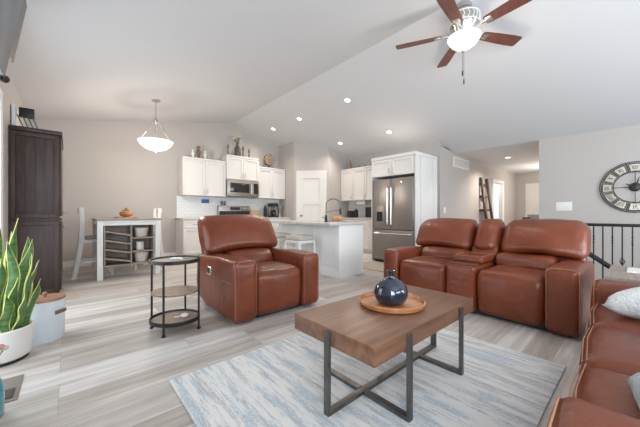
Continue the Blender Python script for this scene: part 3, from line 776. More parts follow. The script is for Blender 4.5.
upper('white two-door wall cabinet right of the microwave, with a round ornament on top', (4.01, 7.17, 1.50), 0, .92, .325, 1.50, 2.40, 2)
# kitchen right-wall uppers (face -X)
upper('white two-door wall cabinet on the fridge wall, nearest the pantry', (6.17, 5.975, 1.44), -PI/2, .90, .325, 1.44, 2.37, 2)
upper('white single-door wall cabinet between the two-door one and the refrigerator', (6.17, 5.07, 1.44), -PI/2, .80, .325, 1.44, 2.37, 1)
# microwave
mw = thing('microwave', 'stainless over-the-range microwave with black glass window', 'microwave', (3.08, 7.08, 1.53))
bx(0, .92, .02, .40, 0, .425, bev=.004).build('body', M['ssteel'], mw)
b = MB(); b.box(0, .72, -.005, .02, .03, .42, .004); D_ = b.build('door', M['ssteel'], mw)
bx(.08, .62, -.008, -.004, .09, .34, bev=.001).build('window', M['glassblk'], D_)
b = MB(); b.tube([(.675, -.005, .06), (.675, -.035, .07), (.675, -.035, .37), (.675, -.005, .38)], .010, 8); b.build('handle', M['chrome'], D_)
B = bx(.725, .92, -.005, .02, .03, .42, bev=.003).build('control_panel', M['ssteel'], mw); bx(.75, .885, -.008, -.004, .07, .36).build('keypad', M['glassblk'], B)
# base cabinets along the back wall
def base(label, loc, rz, w, d, h, nd, name='base_cabinet'):
    c = thing(name, label, 'cabinet', loc, rz)
    bx(0, w, .0, d, .1, h).build('carcass', M['cab'], c)
    bx(0, w, .06, d, 0, .1).build('toe_kick', M['cab'], c)
    for i in range(nd):
        xa, xb = i*w/nd, (i+1)*w/nd
        door_into(c, xa, xb, .12, h-.2, 0, ((xb-.04) if i % 2 == 0 else (xa+.04), h-.36, True))
        door_into(c, xa, xb, h-.195, h-.02, 0, ((xa+xb)/2, h-.11, False), kind='drawer', frame=.04)
    return c
base('white base cabinet left of the range, at the end of the back wall', (1.95, 6.88, 0), 0, .99, .605, .915, 2)
base('white base cabinet right of the range, on the back wall', (3.89, 6.88, 0), 0, 1.04, .605, .915, 2)
b = MB(); b.box(1.93, 2.955, 6.845, 7.487, .917, .955, .004); tag(b.build('worktop', M['granite']), 'granite worktop left of the range on the back wall', 'worktop')
b = MB(); b.box(3.88, 4.935, 6.845, 7.487, .917, .955, .004); tag(b.build('worktop', M['granite']), 'granite worktop under the coffee maker, right of the range', 'worktop')
ra = thing('range_stove', 'stainless electric range with raised control panel under the microwave', 'stove', (2.965, 6.85, 0))
bx(0, .905, .03, .63, 0, .94, bev=.004).build('body', M['steel'], ra)
b = MB(); b.box(.02, .885, 0, .03, .22, .80, .004); D_ = b.build('oven_door', M['ssteel'], ra); bx(.15, .755, -.004, .0, .35, .68).build('window', M['glassblk'], D_)
b = MB(); b.tube([(.06, 0, .74), (.06, -.04, .74), (.845, -.04, .74), (.845, 0, .74)], .012, 8); b.build('handle', M['chrome'], D_)
bx(0, .905, .03, .55, .941, .955).build('cooktop', M['glassblk'], ra)
b = MB(); b.box(0, .905, .52, .62, .956, 1.28, .01); B = b.build('control_panel', M['steel'], ra)
bx(.32, .60, .512, .52, 1.16, 1.24).build('display', M['glassblk'], B)
bx(.02, .885, .514, .52, .97, 1.13).build('vent_panel', M['glassblk'], B)
for kx in (.08, .17, .70, .78, .86):
    b = MB(); b.lathe([(.03, 0), (.026, .025), (0, .026)], 16, Tr((kx, .52, 1.20)) @ Rot(PI/2, 'X')); b.build('knob', M['chrome'], B)
for i, (dx, lb) in enumerate(((.11, 'left one of two small dark shakers standing on the range back panel'), (.20, 'right one of two small dark shakers standing on the range back panel'))):
    b = MB(); b.lathe([(.026, 0), (.028, .02), (.018, .06), (.024, .09), (.012, .115), (0, .118)], 14)
    tag(b.build('shaker', M['steelbar']), lb, 'shaker', 'shakers on the range', loc=(2.965+dx, 6.85+.57, 1.2805))
# plug-in on the backsplash
nl = thing('hanging_towel_card', 'blue and white printed packet hanging on the tiled backsplash', 'packet', (2.57, 7.487, 1.20))
bx(0, .19, -.012, 0, .13, .23).build('header', M['bluep'], nl)
for i in range(2): bx(.015+i*.09, .085+i*.09, -.014, 0, -.02, .128, bev=.003).build('pocket', M['ceramic'], nl)
# coffee maker + carafe + cutting board
cm = thing('coffee_maker', 'black and steel drip coffee maker on the worktop right of the range', 'coffee maker', (4.50, 7.15, .956))
bx(-.10, .10, -.14, .14, 0, .04, bev=.008).build('base', M['black'], cm)
bx(-.10, .10, .04, .14, .04, .32, bev=.006).build('tower', M['ssteel'], cm)
bx(-.10, .10, -.13, .14, .32, .41, bev=.01).build('brew_head', M['black'], cm)
b = MB(); b.lathe([(.06, .042), (.072, .08), (.07, .16), (.045, .2), (.05, .22), (0, .225)], 20, Tr((0, -.04, 0))); b.build('carafe', M['glassblk'], cm)
b = MB(); b.lathe([(.075, 0), (.075, .05), (.055, .07), (.06, .22), (.08, .26), (.08, .33), (.05, .35), (0, .352)], 20)
tag(b.build('blender_jug', M['ssteel']), 'silver kitchen appliance with dark top beside the coffee maker', 'appliance', loc=(4.76, 7.20, .956))
b = MB(); b.lathe([(.05, 0), (.055, .02), (.05, .24), (.03, .30), (.03, .34), (0, .342)], 16)
tag(b.build('thermos', M['black']), 'black upright thermos just left of the coffee maker', 'thermos', loc=(4.30, 7.25, .956))
b = MB(); b.box(-.13, .13, 0, .02, 0, .22, .005, T=Rot(math.radians(-10), 'X'))
tag(b.build('cutting_board', mat('maple_board', (.55, .38, .24), .6, var=.1)), 'tan wooden cutting board leaning on the backsplash by the range', 'cutting board', loc=(4.06, 7.40, .957))

# decor above the left cabinets
def figure(loc, s, label, m):
    b = MB(); b.lathe([(.05, 0), (.055, .01), (.02, .03), (.035, .09), (.05, .13), (.02, .18), (.03, .20), (.034, .225), (.02, .25), (0, .255)], 16, Matrix.Scale(s, 4))
    tag(b.build('figurine', m), label, 'figurine', 'figurines on the left wall cabinet', loc=loc)
figure((2.43, 7.30, 2.421), 1.3, 'tall brown figurine in the middle of the group above the left wall cabinet', M['rustic'])
figure((2.28, 7.25, 2.421), .85, 'short pale figurine left of the brown one above the left wall cabinet', M['ceramic'])
figure((2.57, 7.24, 2.421), .85, 'pale figurine right of the brown one above the left wall cabinet', M['cream'])
figure((2.69, 7.33, 2.421), .55, 'smallest cream figurine, furthest right above the left wall cabinet', M['flower'])
fvz = thing('tall_flower_vase', 'tall dark bottle vase with cream flowers on the raised wall cabinet', 'vase', (3.46, 7.28, 2.601))
b = MB(); b.lathe([(0, 0), (.07, 0), (.085, .03), (.085, .22), (.06, .27), (.035, .32), (.04, .40), (.035, .40), (.03, .32), (0, .3)], 20, cap=False); b.build('bottle', M['bottle'], fvz)
for i in range(14):
    a = i*2.4; r = .04+.13*((i*37 % 14)/14); z = .47+.10*((i*53 % 14)/14)
    b = MB(); b.tube([(0, 0, .34), (r*.4*math.cos(a), r*.4*math.sin(a), .42), (r*math.cos(a), r*.6*math.sin(a), z)], .003, 5); S = b.build('stem', M['bottle'], fvz)
    b = MB(); b.lathe([(0, -.016), (.03, -.01), (.045, .006), (.03, .022), (0, .025)], 9, Tr((r*math.cos(a), r*.6*math.sin(a), z))); b.build('flower', M['flower'], S)
for x, hgt, lb, mm in ((3.19, .24, 'tan candlestick left of the tall flower vase on the raised cabinet', M['rustic']), (3.62, .25, 'brown candlestick just right of the tall flower vase on the raised cabinet', M['rustic']), (3.80, .20, 'dark short candlestick furthest right on the raised cabinet', M['steelbar'])):
    b = MB(); b.lathe([(.045, 0), (.04, .015), (.016, .035), (.022, hgt*.5), (.014, hgt*.75), (.034, hgt*.95), (.034, hgt), (.020, hgt), (.020, hgt+.07), (0, hgt+.072)], 14)
    tag(b.build('candlestick', mm), lb, 'candlestick', 'candlesticks on the raised cabinet', loc=(x, 7.28, 2.601))
# round wooden medallion on a stand
md = thing('medallion_on_stand', 'round scalloped wooden medallion on a small dark stand above the right wall cabinet', 'ornament', (4.46, 7.30, 2.401))
b = MB(); n = 72; prof = []
for i in range(n):
    a = 2*PI*i/n; r = .165+.012*math.cos(12*a); prof.append((r*math.cos(a), r*math.sin(a)))
fr = [b.bm.verts.new((x, -.02, z+.25)) for x, z in prof]; bk = [b.bm.verts.new((x, .02, z+.25)) for x, z in prof]
b.bm.faces.new(fr); b.bm.faces.new(bk[::-1])
for i in range(n): b.bm.faces.new((fr[i], bk[i], bk[(i+1) % n], fr[(i+1) % n]))
bmesh.ops.recalc_face_normals(b.bm, faces=b.bm.faces)
B = b.build('disc', M['rustic'], md)
b = MB(); b.tube([(.12*math.cos(2*PI*i/40), -.024, .25+.12*math.sin(2*PI*i/40)) for i in range(40)], .008, 6, closed=True); b.tube([(.055*math.cos(2*PI*i/24), -.024, .25+.055*math.sin(2*PI*i/24)) for i in range(24)], .008, 6, closed=True); b.build('ring', M['flower'], B)
b = MB(); b.box(-.05, .05, -.04, .04, 0, .015, .003); b.box(-.012, .012, -.012, .012, .015, .09); b.build('stand', M['black'], md)

# right wall: base cabinets, worktop, things
base('white base cabinet with drawers between the pantry and the refrigerator', (5.92, 5.96, 0), -PI/2, 1.90, .575, .905, 3)
b = MB(); b.box(5.88, 6.487, 4.03, 5.98, .907, .945, .004); tag(b.build('worktop', M['granite']), 'granite worktop between the pantry and the refrigerator', 'worktop')
tv2 = thing('toaster_oven', 'black toaster oven on the worktop next to the refrigerator', 'toaster oven', (6.12, 5.02, .946), -PI/2)
bx(0, .46, 0, .28, .01, .29, bev=.01).build('body', M['black'], tv2); bx(.03, .33, -.008, 0, .05, .24).build('door', M['glassblk'], tv2)
b = MB(); b.lathe([(.055, 0), (.06, .01), (.06, .2), (.03, .23), (.03, .25), (0, .252)], 18)
tag(b.build('black_canister', M['black']), 'black canister on the far worktop left of the toaster oven', 'canister', loc=(6.20, 5.42, .946))
b = MB(); b.box(-.09, .09, -.06, .06, 0, .20, .01)
tag(b.build('knife_block', M['espresso']), 'dark wooden knife block on the worktop beneath the pantry-side cabinet', 'knife block', loc=(6.22, 5.65, .946))
b = MB(); b.tube([(6.28, 5.12, 1.375), (6.28, 5.44, 1.375)], .058, 20)
tag(b.build('paper_towel_roll', M['ceramic']), 'white paper towel roll under the wall cabinets by the refrigerator', 'paper towel')
b = MB(); b.box(6.22, 6.34, 5.105, 5.115, 1.30, 1.436); b.box(6.22, 6.34, 5.445, 5.455, 1.30, 1.436); b.box(6.26, 6.30, 5.10, 5.46, 1.4345, 1.4385)
tag(b.build('towel_holder', M['chrome']), 'small metal bracket holding the paper towel roll under the cabinets', 'holder')
# decor on the right uppers
b = MB(); b.tube([(0, 0, 0), (.01, .0, .1), (-.005, .03, .2), (.0, .05, .30)], [.035, .03, .022, .008], 10)
tag(b.build('driftwood_horn', mat('terracotta', (.33, .17, .12), .7)), 'slim brown horn ornament on the cabinet nearest the pantry', 'ornament', loc=(6.32, 5.72, 2.371))
for i, y in enumerate((5.42, 5.22, 5.0)):
    b = MB(); b.tube([(0, 0, 0), (0, 0, .05)], .006, 6); b.lathe([(.03, 0), (.03, .006)], 12); b.lathe([(0, .05), (.02, .06), (.02, .08), (0, .09)], 10, cap=False)
    tag(b.build('tealight_holder', M['rustic']), ('tiny brown holder on the fridge-wall cabinets, nearest the horn ornament', 'tiny brown holder on the fridge-wall cabinets, in the middle of three', 'tiny brown holder on the fridge-wall cabinets, nearest the refrigerator')[i], 'ornament', 'tiny holders on the fridge-wall cabinets', loc=(6.35, y, 2.371))

# refrigerator and its surround
FX = 5.13
fr_ = thing('refrigerator', 'slate french-door refrigerator with bottom freezer and water dispenser', 'refrigerator', (FX, 3.965, 0), -PI/2)
FW, FH = 1.0, 1.80
bx(.0, FW, .04, .80, .02, FH-.02, bev=.006).build('body', M['black'], fr_)
bx(.02, FW-.02, .02, .06, .0, .06).build('toe_grille', M['black'], fr_)
b = MB(); b.rbox(.004, FW*.46, -.03, .04, .72, FH, r=.012, n=2, k=2); DL = b.build('door', M['steel'], fr_)
b = MB(); b.rbox(FW*.46+.006, FW-.004, -.03, .04, .72, FH, r=.012, n=2, k=2); DR = b.build('door', M['steel'], fr_)
b = MB(); b.rbox(.004, FW-.004, -.03, .04, .06, .71, r=.012, n=2, k=2); DF = b.build('freezer_drawer', M['steel'], fr_)
for hx, D_ in ((FW*.46-.045, DL), (FW*.46+.05, DR)):
    b = MB(); b.tube([(hx, -.03, .80), (hx, -.085, .83), (hx, -.085, 1.60), (hx, -.03, 1.63)], .014, 10); b.build('handle', M['chrome'], D_)
b = MB(); b.tube([(.06, -.03, .635), (.08, -.085, .635), (FW-.08, -.085, .635), (FW-.06, -.03, .635)], .014, 10); b.build('handle', M['chrome'], DF)
b = MB(); b.box(.08, .29, -.034, -.03, .86, 1.22, .001); B = b.build('dispenser', M['ssteel'], DL)
B2 = MB(); B2.box(.11, .26, -.037, -.034, .89, 1.10); B2.build('dispenser_recess', M['glassblk'], B)
b = MB(); b.lathe([(.016, 0), (.016, .003)], 16, Tr((FW*.72, -.03, 1.71)) @ Rot(PI/2, 'X')); b.build('badge', M['chrome'], DR)
sr = thing('refrigerator_cabinet', 'white two-door cabinet over the refrigerator with a full-height side panel', 'cabinet', (FX-.03, 4.0, 0), -PI/2)
SW = 1.055
bx(0, SW, .02, .86, 1.86, 2.22).build('carcass', M['cab'], sr)
bx(.0, SW+.04, -.02, .88, 2.22, 2.29, bev=.012).build('crown_moulding', M['cab'], sr)
door_into(sr, 0, SW/2-.01, 1.86, 2.22, .02, (SW/2-.06, 1.90, True)); door_into(sr, SW/2-.01, SW-.02, 1.86, 2.22, .02, (SW/2+.03, 1.90, True))
b = MB(); b.box(SW-.0, SW+.02, .0, .88, 0, 2.22, .002); b.box(SW+.02, SW+.032, .0, .17, 0, 2.22, .002); b.box(SW+.02, SW+.032, .19, .68, 0, 2.22, .002); b.box(SW+.02, SW+.032, .70, .88, 0, 2.22, .002); b.build('side_panel', M['cab'], sr)
bx(-.02, 0, .02, .85, 0, 1.86).build('side_panel', M['cab'], sr)

# ------------------------------------------------------------------ island
isl = thing('kitchen_island', 'white panelled kitchen island base under a granite top', 'island', (3.31, 3.26, 0))
IL, IW = 1.75, .60
bx(.0, IW, .0, IL, .0, .865).build('body', M['trim'], isl)
b = MB(); b.box(-.016, 0, .0, IL, .0, .11, .003); b.box(-.016, 0, 0, .09, .11, .865, .003); b.box(-.016, 0, .62, .70, .11, .865, .003); b.box(-.016, 0, 1.2, 1.28, .11, .865, .003); b.box(-.016, 0, IL-.09, IL, .11, .865, .003)
b.box(-.012, 0, .09, IL-.09, .80, .865, .003); b.box(-.014, 0, .0, IL, .11, .14, .003)
b.build('panelling', M['trim'], isl)
b = MB(); b.box(-.016, IW-.05, -.014, 0, 0, .865, .003); b.build('end_panel', M['trim'], isl)
b = MB(); b.box(3.05, 3.98, 3.20, 5.12, .867, .907, .006)
tag(b.build('island_worktop', M['granite']), 'speckled grey granite worktop on the white island', 'worktop')
fc = thing('kitchen_faucet', 'black gooseneck spring faucet on the island worktop', 'faucet', (3.50, 3.78, .908))
b = MB(); b.lathe([(.03, 0), (.03, .02), (.024, .03), (.024, .11), (.014, .12)], 16); b.build('base', M['black'], fc)
pts = [(0, 0, .1), (0, 0, .28)]+[(.10-.10*math.cos(a), -.085+.085*math.cos(a), .30+.115*math.sin(a)) for a in [PI*i/12 for i in range(13)]]+[(.2, -.17, .24)]
b = MB(); b.tube(pts, .0085, 8); b.build('spout', M['steelbar'], fc)
b = MB(); b.tube([(.2, -.17, .25), (.2, -.17, .20), (.2, -.17, .13)], [.014, .019, .02], 10); b.build('spray_head', M['black'], fc)
b = MB(); b.tube([(0, 0, .17), (.1, -.085, .20), (.19, -.165, .21)], .005, 6); b.tube([(.0, .02, .06), (-.06, .05, .09)], .007, 6); b.build('lever', M['black'], fc)
b = MB()
for i, (dx, dy) in enumerate(((0, 0), (.07, .05), (.14, -.01), (.06, -.06))): b.rbox(dx-.05, dx+.05, dy-.04, dy+.04, 0, .07+.01*(i % 2), r=.034, n=2, k=4)
tag(b.build('bread_loaf', M['bread']), 'golden bread on the island worktop behind the faucet', 'bread', loc=(3.80, 3.86, .926))
b = MB(); b.box(-.12, .22, -.12, .12, 0, .016, .005)
tag(b.build('bread_board', M['oak']), 'wooden board under the bread on the island', 'board', loc=(3.78, 3.86, .908))
# stools
def stool(label, loc):
    s = thing('counter_stool', label, 'stool', loc, 0, 'backless stools at the island')
    b = MB(); b.rbox(-.18, .18, -.21, .21, .60, .68, r=.035, puff=(0, 0, .018), wr=.003); b.build('seat_cushion', mat('oat_fabric', (.50, .46, .42), .9, bump=.2, bscale=150), s)
    b = MB(); b.box(-.17, .17, -.20, .20, .555, .60, .004); b.build('seat_frame', M['white'], s)
    for sx in (-1, 1):
        for sy in (-1, 1): bx(sx*.16-.02, sx*.16+.02, sy*.19-.02, sy*.19+.02, 0, .555, bev=.003).build('leg', M['white'], s)
    for sx in (-1, 1):
        bx(sx*.16-.01, sx*.16+.01, -.17, .17, .18, .215).build('stretcher', M['white'], s)
        b = MB(); b.box(sx*.16-.008, sx*.16+.008, -.17, .17, .47, .49)
        b.tube([(sx*.16, 0, .522), (sx*.16, .03, .50), (sx*.16, 0, .492), (sx*.16, -.03, .50)], .007, 6, closed=True)
        b.tube([(sx*.16, -.16, .49), (sx*.16, -.05, .54)], .006, 6); b.tube([(sx*.16, .16, .49), (sx*.16, .05, .54)], .006, 6)
        b.build('lattice_rail', M['white'], s)
    for sy in (-1, 1): bx(-.14, .14, sy*.19-.01, sy*.19+.01, .24, .275).build('stretcher', M['white'], s)
    return s
s1 = stool('backless white stool with padded seat at the island, behind the leather armchair', (3.02, 3.93, 0))
copy_tree(s1, (3.02, 4.62, 0), None, 'backless white stool at the far end of the island, mostly hidden by the armchair')

# ------------------------------------------------------------------ lights on the ceiling
sl_l = math.atan2(ZRIDGE-2.80, XRIDGE-XL)
slr = math.atan(.265)
def downlight(x, y, z, tilt, label, power=60):
    d = thing('recessed_downlight', label, 'ceiling light', (x, y, z)); d.rotation_euler = (0, tilt, 0)
    b = MB(); b.lathe([(.052, -.002), (.076, -.006), (.080, 0), (.052, 0)], 32, cap=False); b.build('trim_ring', M['trim'], d)
    b = MB(); b.lathe([(0, -.003), (.052, -.003), (.052, 0.0)], 32, cap=False); b.build('lens', M['bulb'], d)
    l = bpy.data.lights.new('downlight_lamp', 'SPOT'); l.energy = power; l.color = (1.0, .86, .72); l.spot_size = math.radians(150); l.spot_blend = .8; l.shadow_soft_size = .06
    o = bpy.data.objects.new('downlight_lamp', l); COL.objects.link(o); o.parent = d; o.location = (0, 0, -.03)
for x, y, lb in ((4.25, 3.95, 'largest lit downlight above the island, nearest the ceiling fan'), (4.22, 5.52, 'lit downlight over the far end of the island'),
                 (4.20, 6.66, 'lit downlight nearest the back kitchen wall'), (5.67, 3.93, 'lit downlight in front of the refrigerator'), (5.62, 5.49, 'lit downlight in front of the pantry door')):
    downlight(x, y, zr(x)-.001, slr, lb)
downlight(8.85, 2.36, 2.569, 0, 'lit downlight in the flat hall ceiling', 150)
l = bpy.data.lights.new('side_room_light', 'POINT'); l.energy = 60; l.color = (1, .93, .85); l.shadow_soft_size = .2
o = bpy.data.objects.new('side_room_light', l); COL.objects.link(o); o.location = (10.6, 3.75, 2.1)
l = bpy.data.lights.new('hall_end_fill', 'POINT'); l.energy = 45; l.color = (1, .9, .8); l.shadow_soft_size = .15  # bare lamp without a fixture, added out of view to brighten the hall end
o = bpy.data.objects.new('hall_end_fill', l); COL.objects.link(o); o.location = (11.2, 1.85, 1.9)
# pendant
PX, PY = 1.21, 5.92; PZ = zl(PX)
pn = thing('pendant_lamp', 'frosted glass bowl pendant hanging over the dining table', 'pendant lamp', (PX, PY, 0))
b = MB(); b.lathe([(.0, PZ-.03), (.03, PZ-.03), (.075, PZ-.012), (.078, PZ+.01), (0, PZ+.01)], 28, cap=False); b.build('canopy', M['chrome'], pn)
b = MB(); b.tube([(0, 0, PZ-.02), (0, 0, 2.80)], .008, 8); b.build('stem', M['chrome'], pn)
b = MB(); b.lathe([(.012, 2.82), (.035, 2.79), (.05, 2.76), (.03, 2.72), (.012, 2.70), (.012, 2.23), (0.02, 2.20), (0, 2.18)], 20); b.build('hub', M['chrome'], pn)
for a in (80, 200, 320):
    ca, sa = math.cos(math.radians(a)), math.sin(math.radians(a))
    b = MB(); b.tube([(.04*ca, .04*sa, 2.76), (.275*ca, .275*sa, 2.375)], .008, 8); b.build('arm', M['chrome'], pn)
b = MB(); b.lathe([(0, 2.225), (.09, 2.23), (.17, 2.255), (.24, 2.31), (.290, 2.385), (.285, 2.389), (.23, 2.315), (.165, 2.265), (.09, 2.24), (0, 2.235)], 48, cap=False); b.build('glass_bowl', M['frost'], pn)
l = bpy.data.lights.new('pendant_bulb', 'POINT'); l.energy = 5; l.color = (1, .86, .70); l.shadow_soft_size = .10
o = bpy.data.objects.new('pendant_bulb', l); COL.objects.link(o); o.parent = pn; o.location = (0, 0, 2.42+.05)
l = bpy.data.lights.new('pendant_glow', 'POINT'); l.energy = 58; l.color = (1, .88, .76); l.shadow_soft_size = .2
o = bpy.data.objects.new('pendant_glow', l); COL.objects.link(o); o.parent = pn; o.location = (0, 0, 2.05)
# ceiling fan
FXc, FYc = 3.545, 1.40
cf = thing('ceiling_fan', 'five-blade mahogany ceiling fan with a lit glass bowl', 'ceiling fan', (FXc, FYc, 0))
ZC = zr(FXc)
b = MB(); b.lathe([(.07, ZC+.03), (.09, ZC-.02), (.085, ZC-.05), (.05, ZC-.07), (.05, ZC-.09)], 32, cap=False); b.build('canopy', M['chrome'], cf)
b = MB(); b.lathe([(.05, 3.46), (.14, 3.44), (.165, 3.40), (.165, 3.30), (.14, 3.27), (.13, 3.24), (.10, 3.20), (.09, 3.17), (0, 3.17)], 36); MT = b.build('motor_housing', M['chrome'], cf)
b = MB()
for i in range(20):
    a = 2*PI*i/20; b.tube([(.168*math.cos(a), .168*math.sin(a), 3.31), (.168*math.cos(a+.12), .168*math.sin(a+.12), 3.35), (.168*math.cos(a), .168*math.sin(a), 3.39)], .007, 5)
b.tube([(.168*math.cos(2*PI*i/36), .168*math.sin(2*PI*i/36), 3.30) for i in range(36)], .008, 6, closed=True); b.tube([(.168*math.cos(2*PI*i/36), .168*math.sin(2*PI*i/36), 3.40) for i in range(36)], .008, 6, closed=True)
b.build('filigree_band', M['ceramic'], MT)
for kx in range(5):
    a = math.radians(-28.6+72*kx)
    T = Rot(a, 'Z') @ Tr((0, 0, 3.22)) @ Rot(math.radians(-12), 'X')
    b = MB(); 
    pr_ = [(.25, .052), (.30, .062), (.45, .070), (.65, .078), (.77, .074), (.79, .06)]
    top = [b.bm.verts.new(T @ Vector((x, w_, .004))) for x, w_ in pr_]+[b.bm.verts.new(T @ Vector((x, -w_, .004))) for x, w_ in pr_[::-1]]
    bot = [b.bm.verts.new(T @ Vector((x, w_, -.004))) for x, w_ in pr_]+[b.bm.verts.new(T @ Vector((x, -w_, -.004))) for x, w_ in pr_[::-1]]
    b.bm.faces.new(top[::-1]); b.bm.faces.new(bot)
    for i in range(len(top)): b.bm.faces.new((top[i], top[(i+1) % len(top)], bot[(i+1) % len(top)], bot[i]))
    bmesh.ops.recalc_face_normals(b.bm, faces=b.bm.faces)
    BL = b.build('blade', M['blade'], cf, smooth=False)
    b = MB(); b.box(.12, .30, -.018, .018, -.012, -.005, .002, T=T); b.box(.26, .33, -.04, .04, -.010, -.0045, .002, T=T)
    b.build('blade_iron', M['chrome'], BL)
b = MB(); b.lathe([(.0, 3.02), (.03, 3.022), (.08, 3.04), (.13, 3.075), (.165, 3.12), (.185, 3.155), (.18, 3.165), (.0, 3.168)], 40, cap=False); b.build('glass_bowl', M['frostfan'], cf)
b = MB(); b.lathe([(0, 2.985), (.02, 2.99), (.028, 3.005), (.024, 3.02), (0, 3.022)], 16, cap=False); b.build('finial', M['chrome'], cf)
b = MB(); b.tube([(.0, .0, 2.99), (0, 0, 2.76), (0, 0, 2.60)], .002, 5); b.lathe([(0, 2.60), (.008, 2.605), (.008, 2.66), (0, 2.665)], 8, cap=False); b.build('pull_chain', M['black'], cf)
b = MB(); b.tube([(-.015, .01, 3.0), (-.015, .01, 2.76)], .002, 5); b.lathe([(0, 2.70), (.009, 2.705), (.009, 2.76), (0, 2.765)], 8, Tr((-.015, .01, 0)), cap=False); b.build('pull_chain', M['black'], cf)
l = bpy.data.lights.new('fan_bulb', 'POINT'); l.energy = 13; l.color = (1, .88, .74); l.shadow_soft_size = .15
o = bpy.data.objects.new('fan_bulb', l); COL.objects.link(o); o.parent = cf; o.location = (0, 0, 2.62)

# ------------------------------------------------------------------ wall fittings and hall
b = MB(); b.box(7.19, 8.16, 3.085, 3.1, 2.24, 2.49, .003)
vt = b.build('wall_vent', M['trim']); tag(vt, 'white rectangular return-air grille high on the hall wall', 'vent')
b = MB()
for i in range(14): b.box(7.24, 8.11, 3.078, 3.086, 2.265+i*.0145, 2.272+i*.0145)
b.build('louvres', mat('vent_louvre_grey', (.55, .53, .51), .5), vt)
def plate(label, loc, rz, w=.11, h=.14, n=1):
    p = thing('light_switch', label, 'light switch', loc, rz, None)
    bx(-w/2, w/2, -.006, 0, -h/2, h/2, bev=.002).build('plate', M['cream'], p)
    for i in range(n):
        cx = (i-(n-1)/2)*.055; bx(cx-.017, cx+.017, -.010, -.005, -.035, .035, bev=.002).build('rocker', M['trim'], p)
plate('white light switch on the grey wall beside the refrigerator panel', (6.73, 3.1, 1.14), 0)
plate('white triple light switch plate on the clock wall by the hall opening', (XR, .985, 1.20), -PI/2, w=.24, h=.17, n=3)
# leaning ladder shelf
ld = thing('leaning_ladder_shelf', 'dark wooden ladder shelf leaning against the hall wall', 'ladder shelf', (8.95, 3.09, 0))
for xx in (0, .48):
    b = MB(); b.box(xx-.05, xx+.05, -.03, .02, 0, 2.12, .004, T=Tr((0, -.28, 0)) @ Rot(math.radians(-7), 'X')); b.build('side_rail', M['espresso'], ld)
for z in (.3, .72, 1.14, 1.54, 1.9):
    yy = -.28+z*math.tan(math.radians(7))
    b = MB(); b.box(-.06, .54, yy+.012, -.006, z, z+.045, .003); b.build('shelf', M['espresso'], ld)
# hall seat and small items peeking over the sofa
hb = thing('hall_chair', 'grey upholstered chair back visible in front of the far hall door', 'chair', (10.0, 2.00, 0), -PI/2)
b = MB(); b.rbox(-.22, .22, .16, .24, .45, 1.04, r=.03); b.build('backrest', M['greyplastic'], hb)
b = MB(); b.rbox(-.23, .23, -.22, .22, .40, .48, r=.03); b.build('seat', M['greyplastic'], hb)
for sx in (-1, 1):
    for sy in (-1, 1): bx(sx*.19-.015, sx*.19+.015, sy*.19-.015, sy*.19+.015, 0, .41).build('leg', M['espresso'], hb)

# clock (on the wall X = XR, faces -X)
ck = thing('wall_clock', 'large round openwork metal clock with mirrored numeral panels', 'clock', (XR, .055, 1.51), -PI/2)
R1, R0 = .43, .26
def ring(r, t, y=-.03, n=64, nm='ring', m=None, parent=None):
    b = MB(); b.tube([(r*math.cos(2*PI*i/n), y, r*math.sin(2*PI*i/n)) for i in range(n)], t, 6, closed=True); return b.build(nm, m or M['clockm'], parent or ck)
ring(R1, .007, nm='outer_ring'); ring(R1-.022, .004, nm='outer_ring'); ring(R0, .006, nm='inner_ring')
rom = ['XII', 'I', 'II', 'III', 'IV', 'V', 'VI', 'VII', 'VIII', 'IX', 'X', 'XI']
for k_ in range(12):
    a = PI/2-k_*PI/6; da = PI/12*.74
    b = MB(); v = []
    for y in (-.034, -.022):
        row = [(R0+.018, -da), (R0+.018, 0), (R0+.018, da), (R1-.035, da*1.02), (R1-.033, 0), (R1-.035, -da*1.02)]
        v.append([b.bm.verts.new((r*math.cos(a+d), y, r*math.sin(a+d))) for r, d in row])
    b.bm.faces.new(v[0]); b.bm.faces.new(v[1][::-1])
    for i in range(6): b.bm.faces.new((v[0][i], v[1][i], v[1][(i+1) % 6], v[0][(i+1) % 6]))
    bmesh.ops.recalc_face_normals(b.bm, faces=b.bm.faces)
    PN = b.build('numeral_panel', M['clockface'], ck, smooth=False)
    b = MB(); b.tube([(r*math.cos(a+d), -.036, r*math.sin(a+d)) for r, d in ((R0+.018, -da), (R0+.018, 0), (R0+.018, da), (R1-.035, da), (R1-.033, 0), (R1-.035, -da))], .005, 5, closed=True)
    # spokes between panels
    b.tube([((R0)*math.cos(a+PI/12), -.03, (R0)*math.sin(a+PI/12)), ((R1)*math.cos(a+PI/12), -.03, (R1)*math.sin(a+PI/12))], .005, 5)
    b.build('panel_frame', M['clockm'], PN)
    # roman numeral strokes, tops outward
    b = MB(); cw = {'I': .016, 'V': .034, 'X': .034}; s_ = rom[k_]; tot = sum(cw[c]+.006 for c in s_)-.006; xx = -tot/2; hh = .032
    T = Matrix.Identity(4); rm = (R0+R1)/2-.006
    er = Vector((math.cos(a), 0, math.sin(a))); et = Vector((math.sin(a), 0, -math.cos(a)))
    if tot > .09: sc_ = .09/tot
    else: sc_ = 1
    def P(x, z): return er*(rm+z)+et*(x*sc_)+Vector((0, -.038, 0))
    for c in s_:
        w_ = cw[c]
        if c == 'I': b.tube([P(xx+w_/2, -hh), P(xx+w_/2, hh)], .0035, 5)
        elif c == 'V': b.tube([P(xx, hh), P(xx+w_/2, -hh)], .0035, 5); b.tube([P(xx+w_, hh), P(xx+w_/2, -hh)], .003, 5)
        else: b.tube([P(xx, hh), P(xx+w_, -hh)], .0035, 5); b.tube([P(xx+w_, hh), P(xx, -hh)], .003, 5)
        xx += w_+.006
    b.build('numeral', M['clockm'], PN)
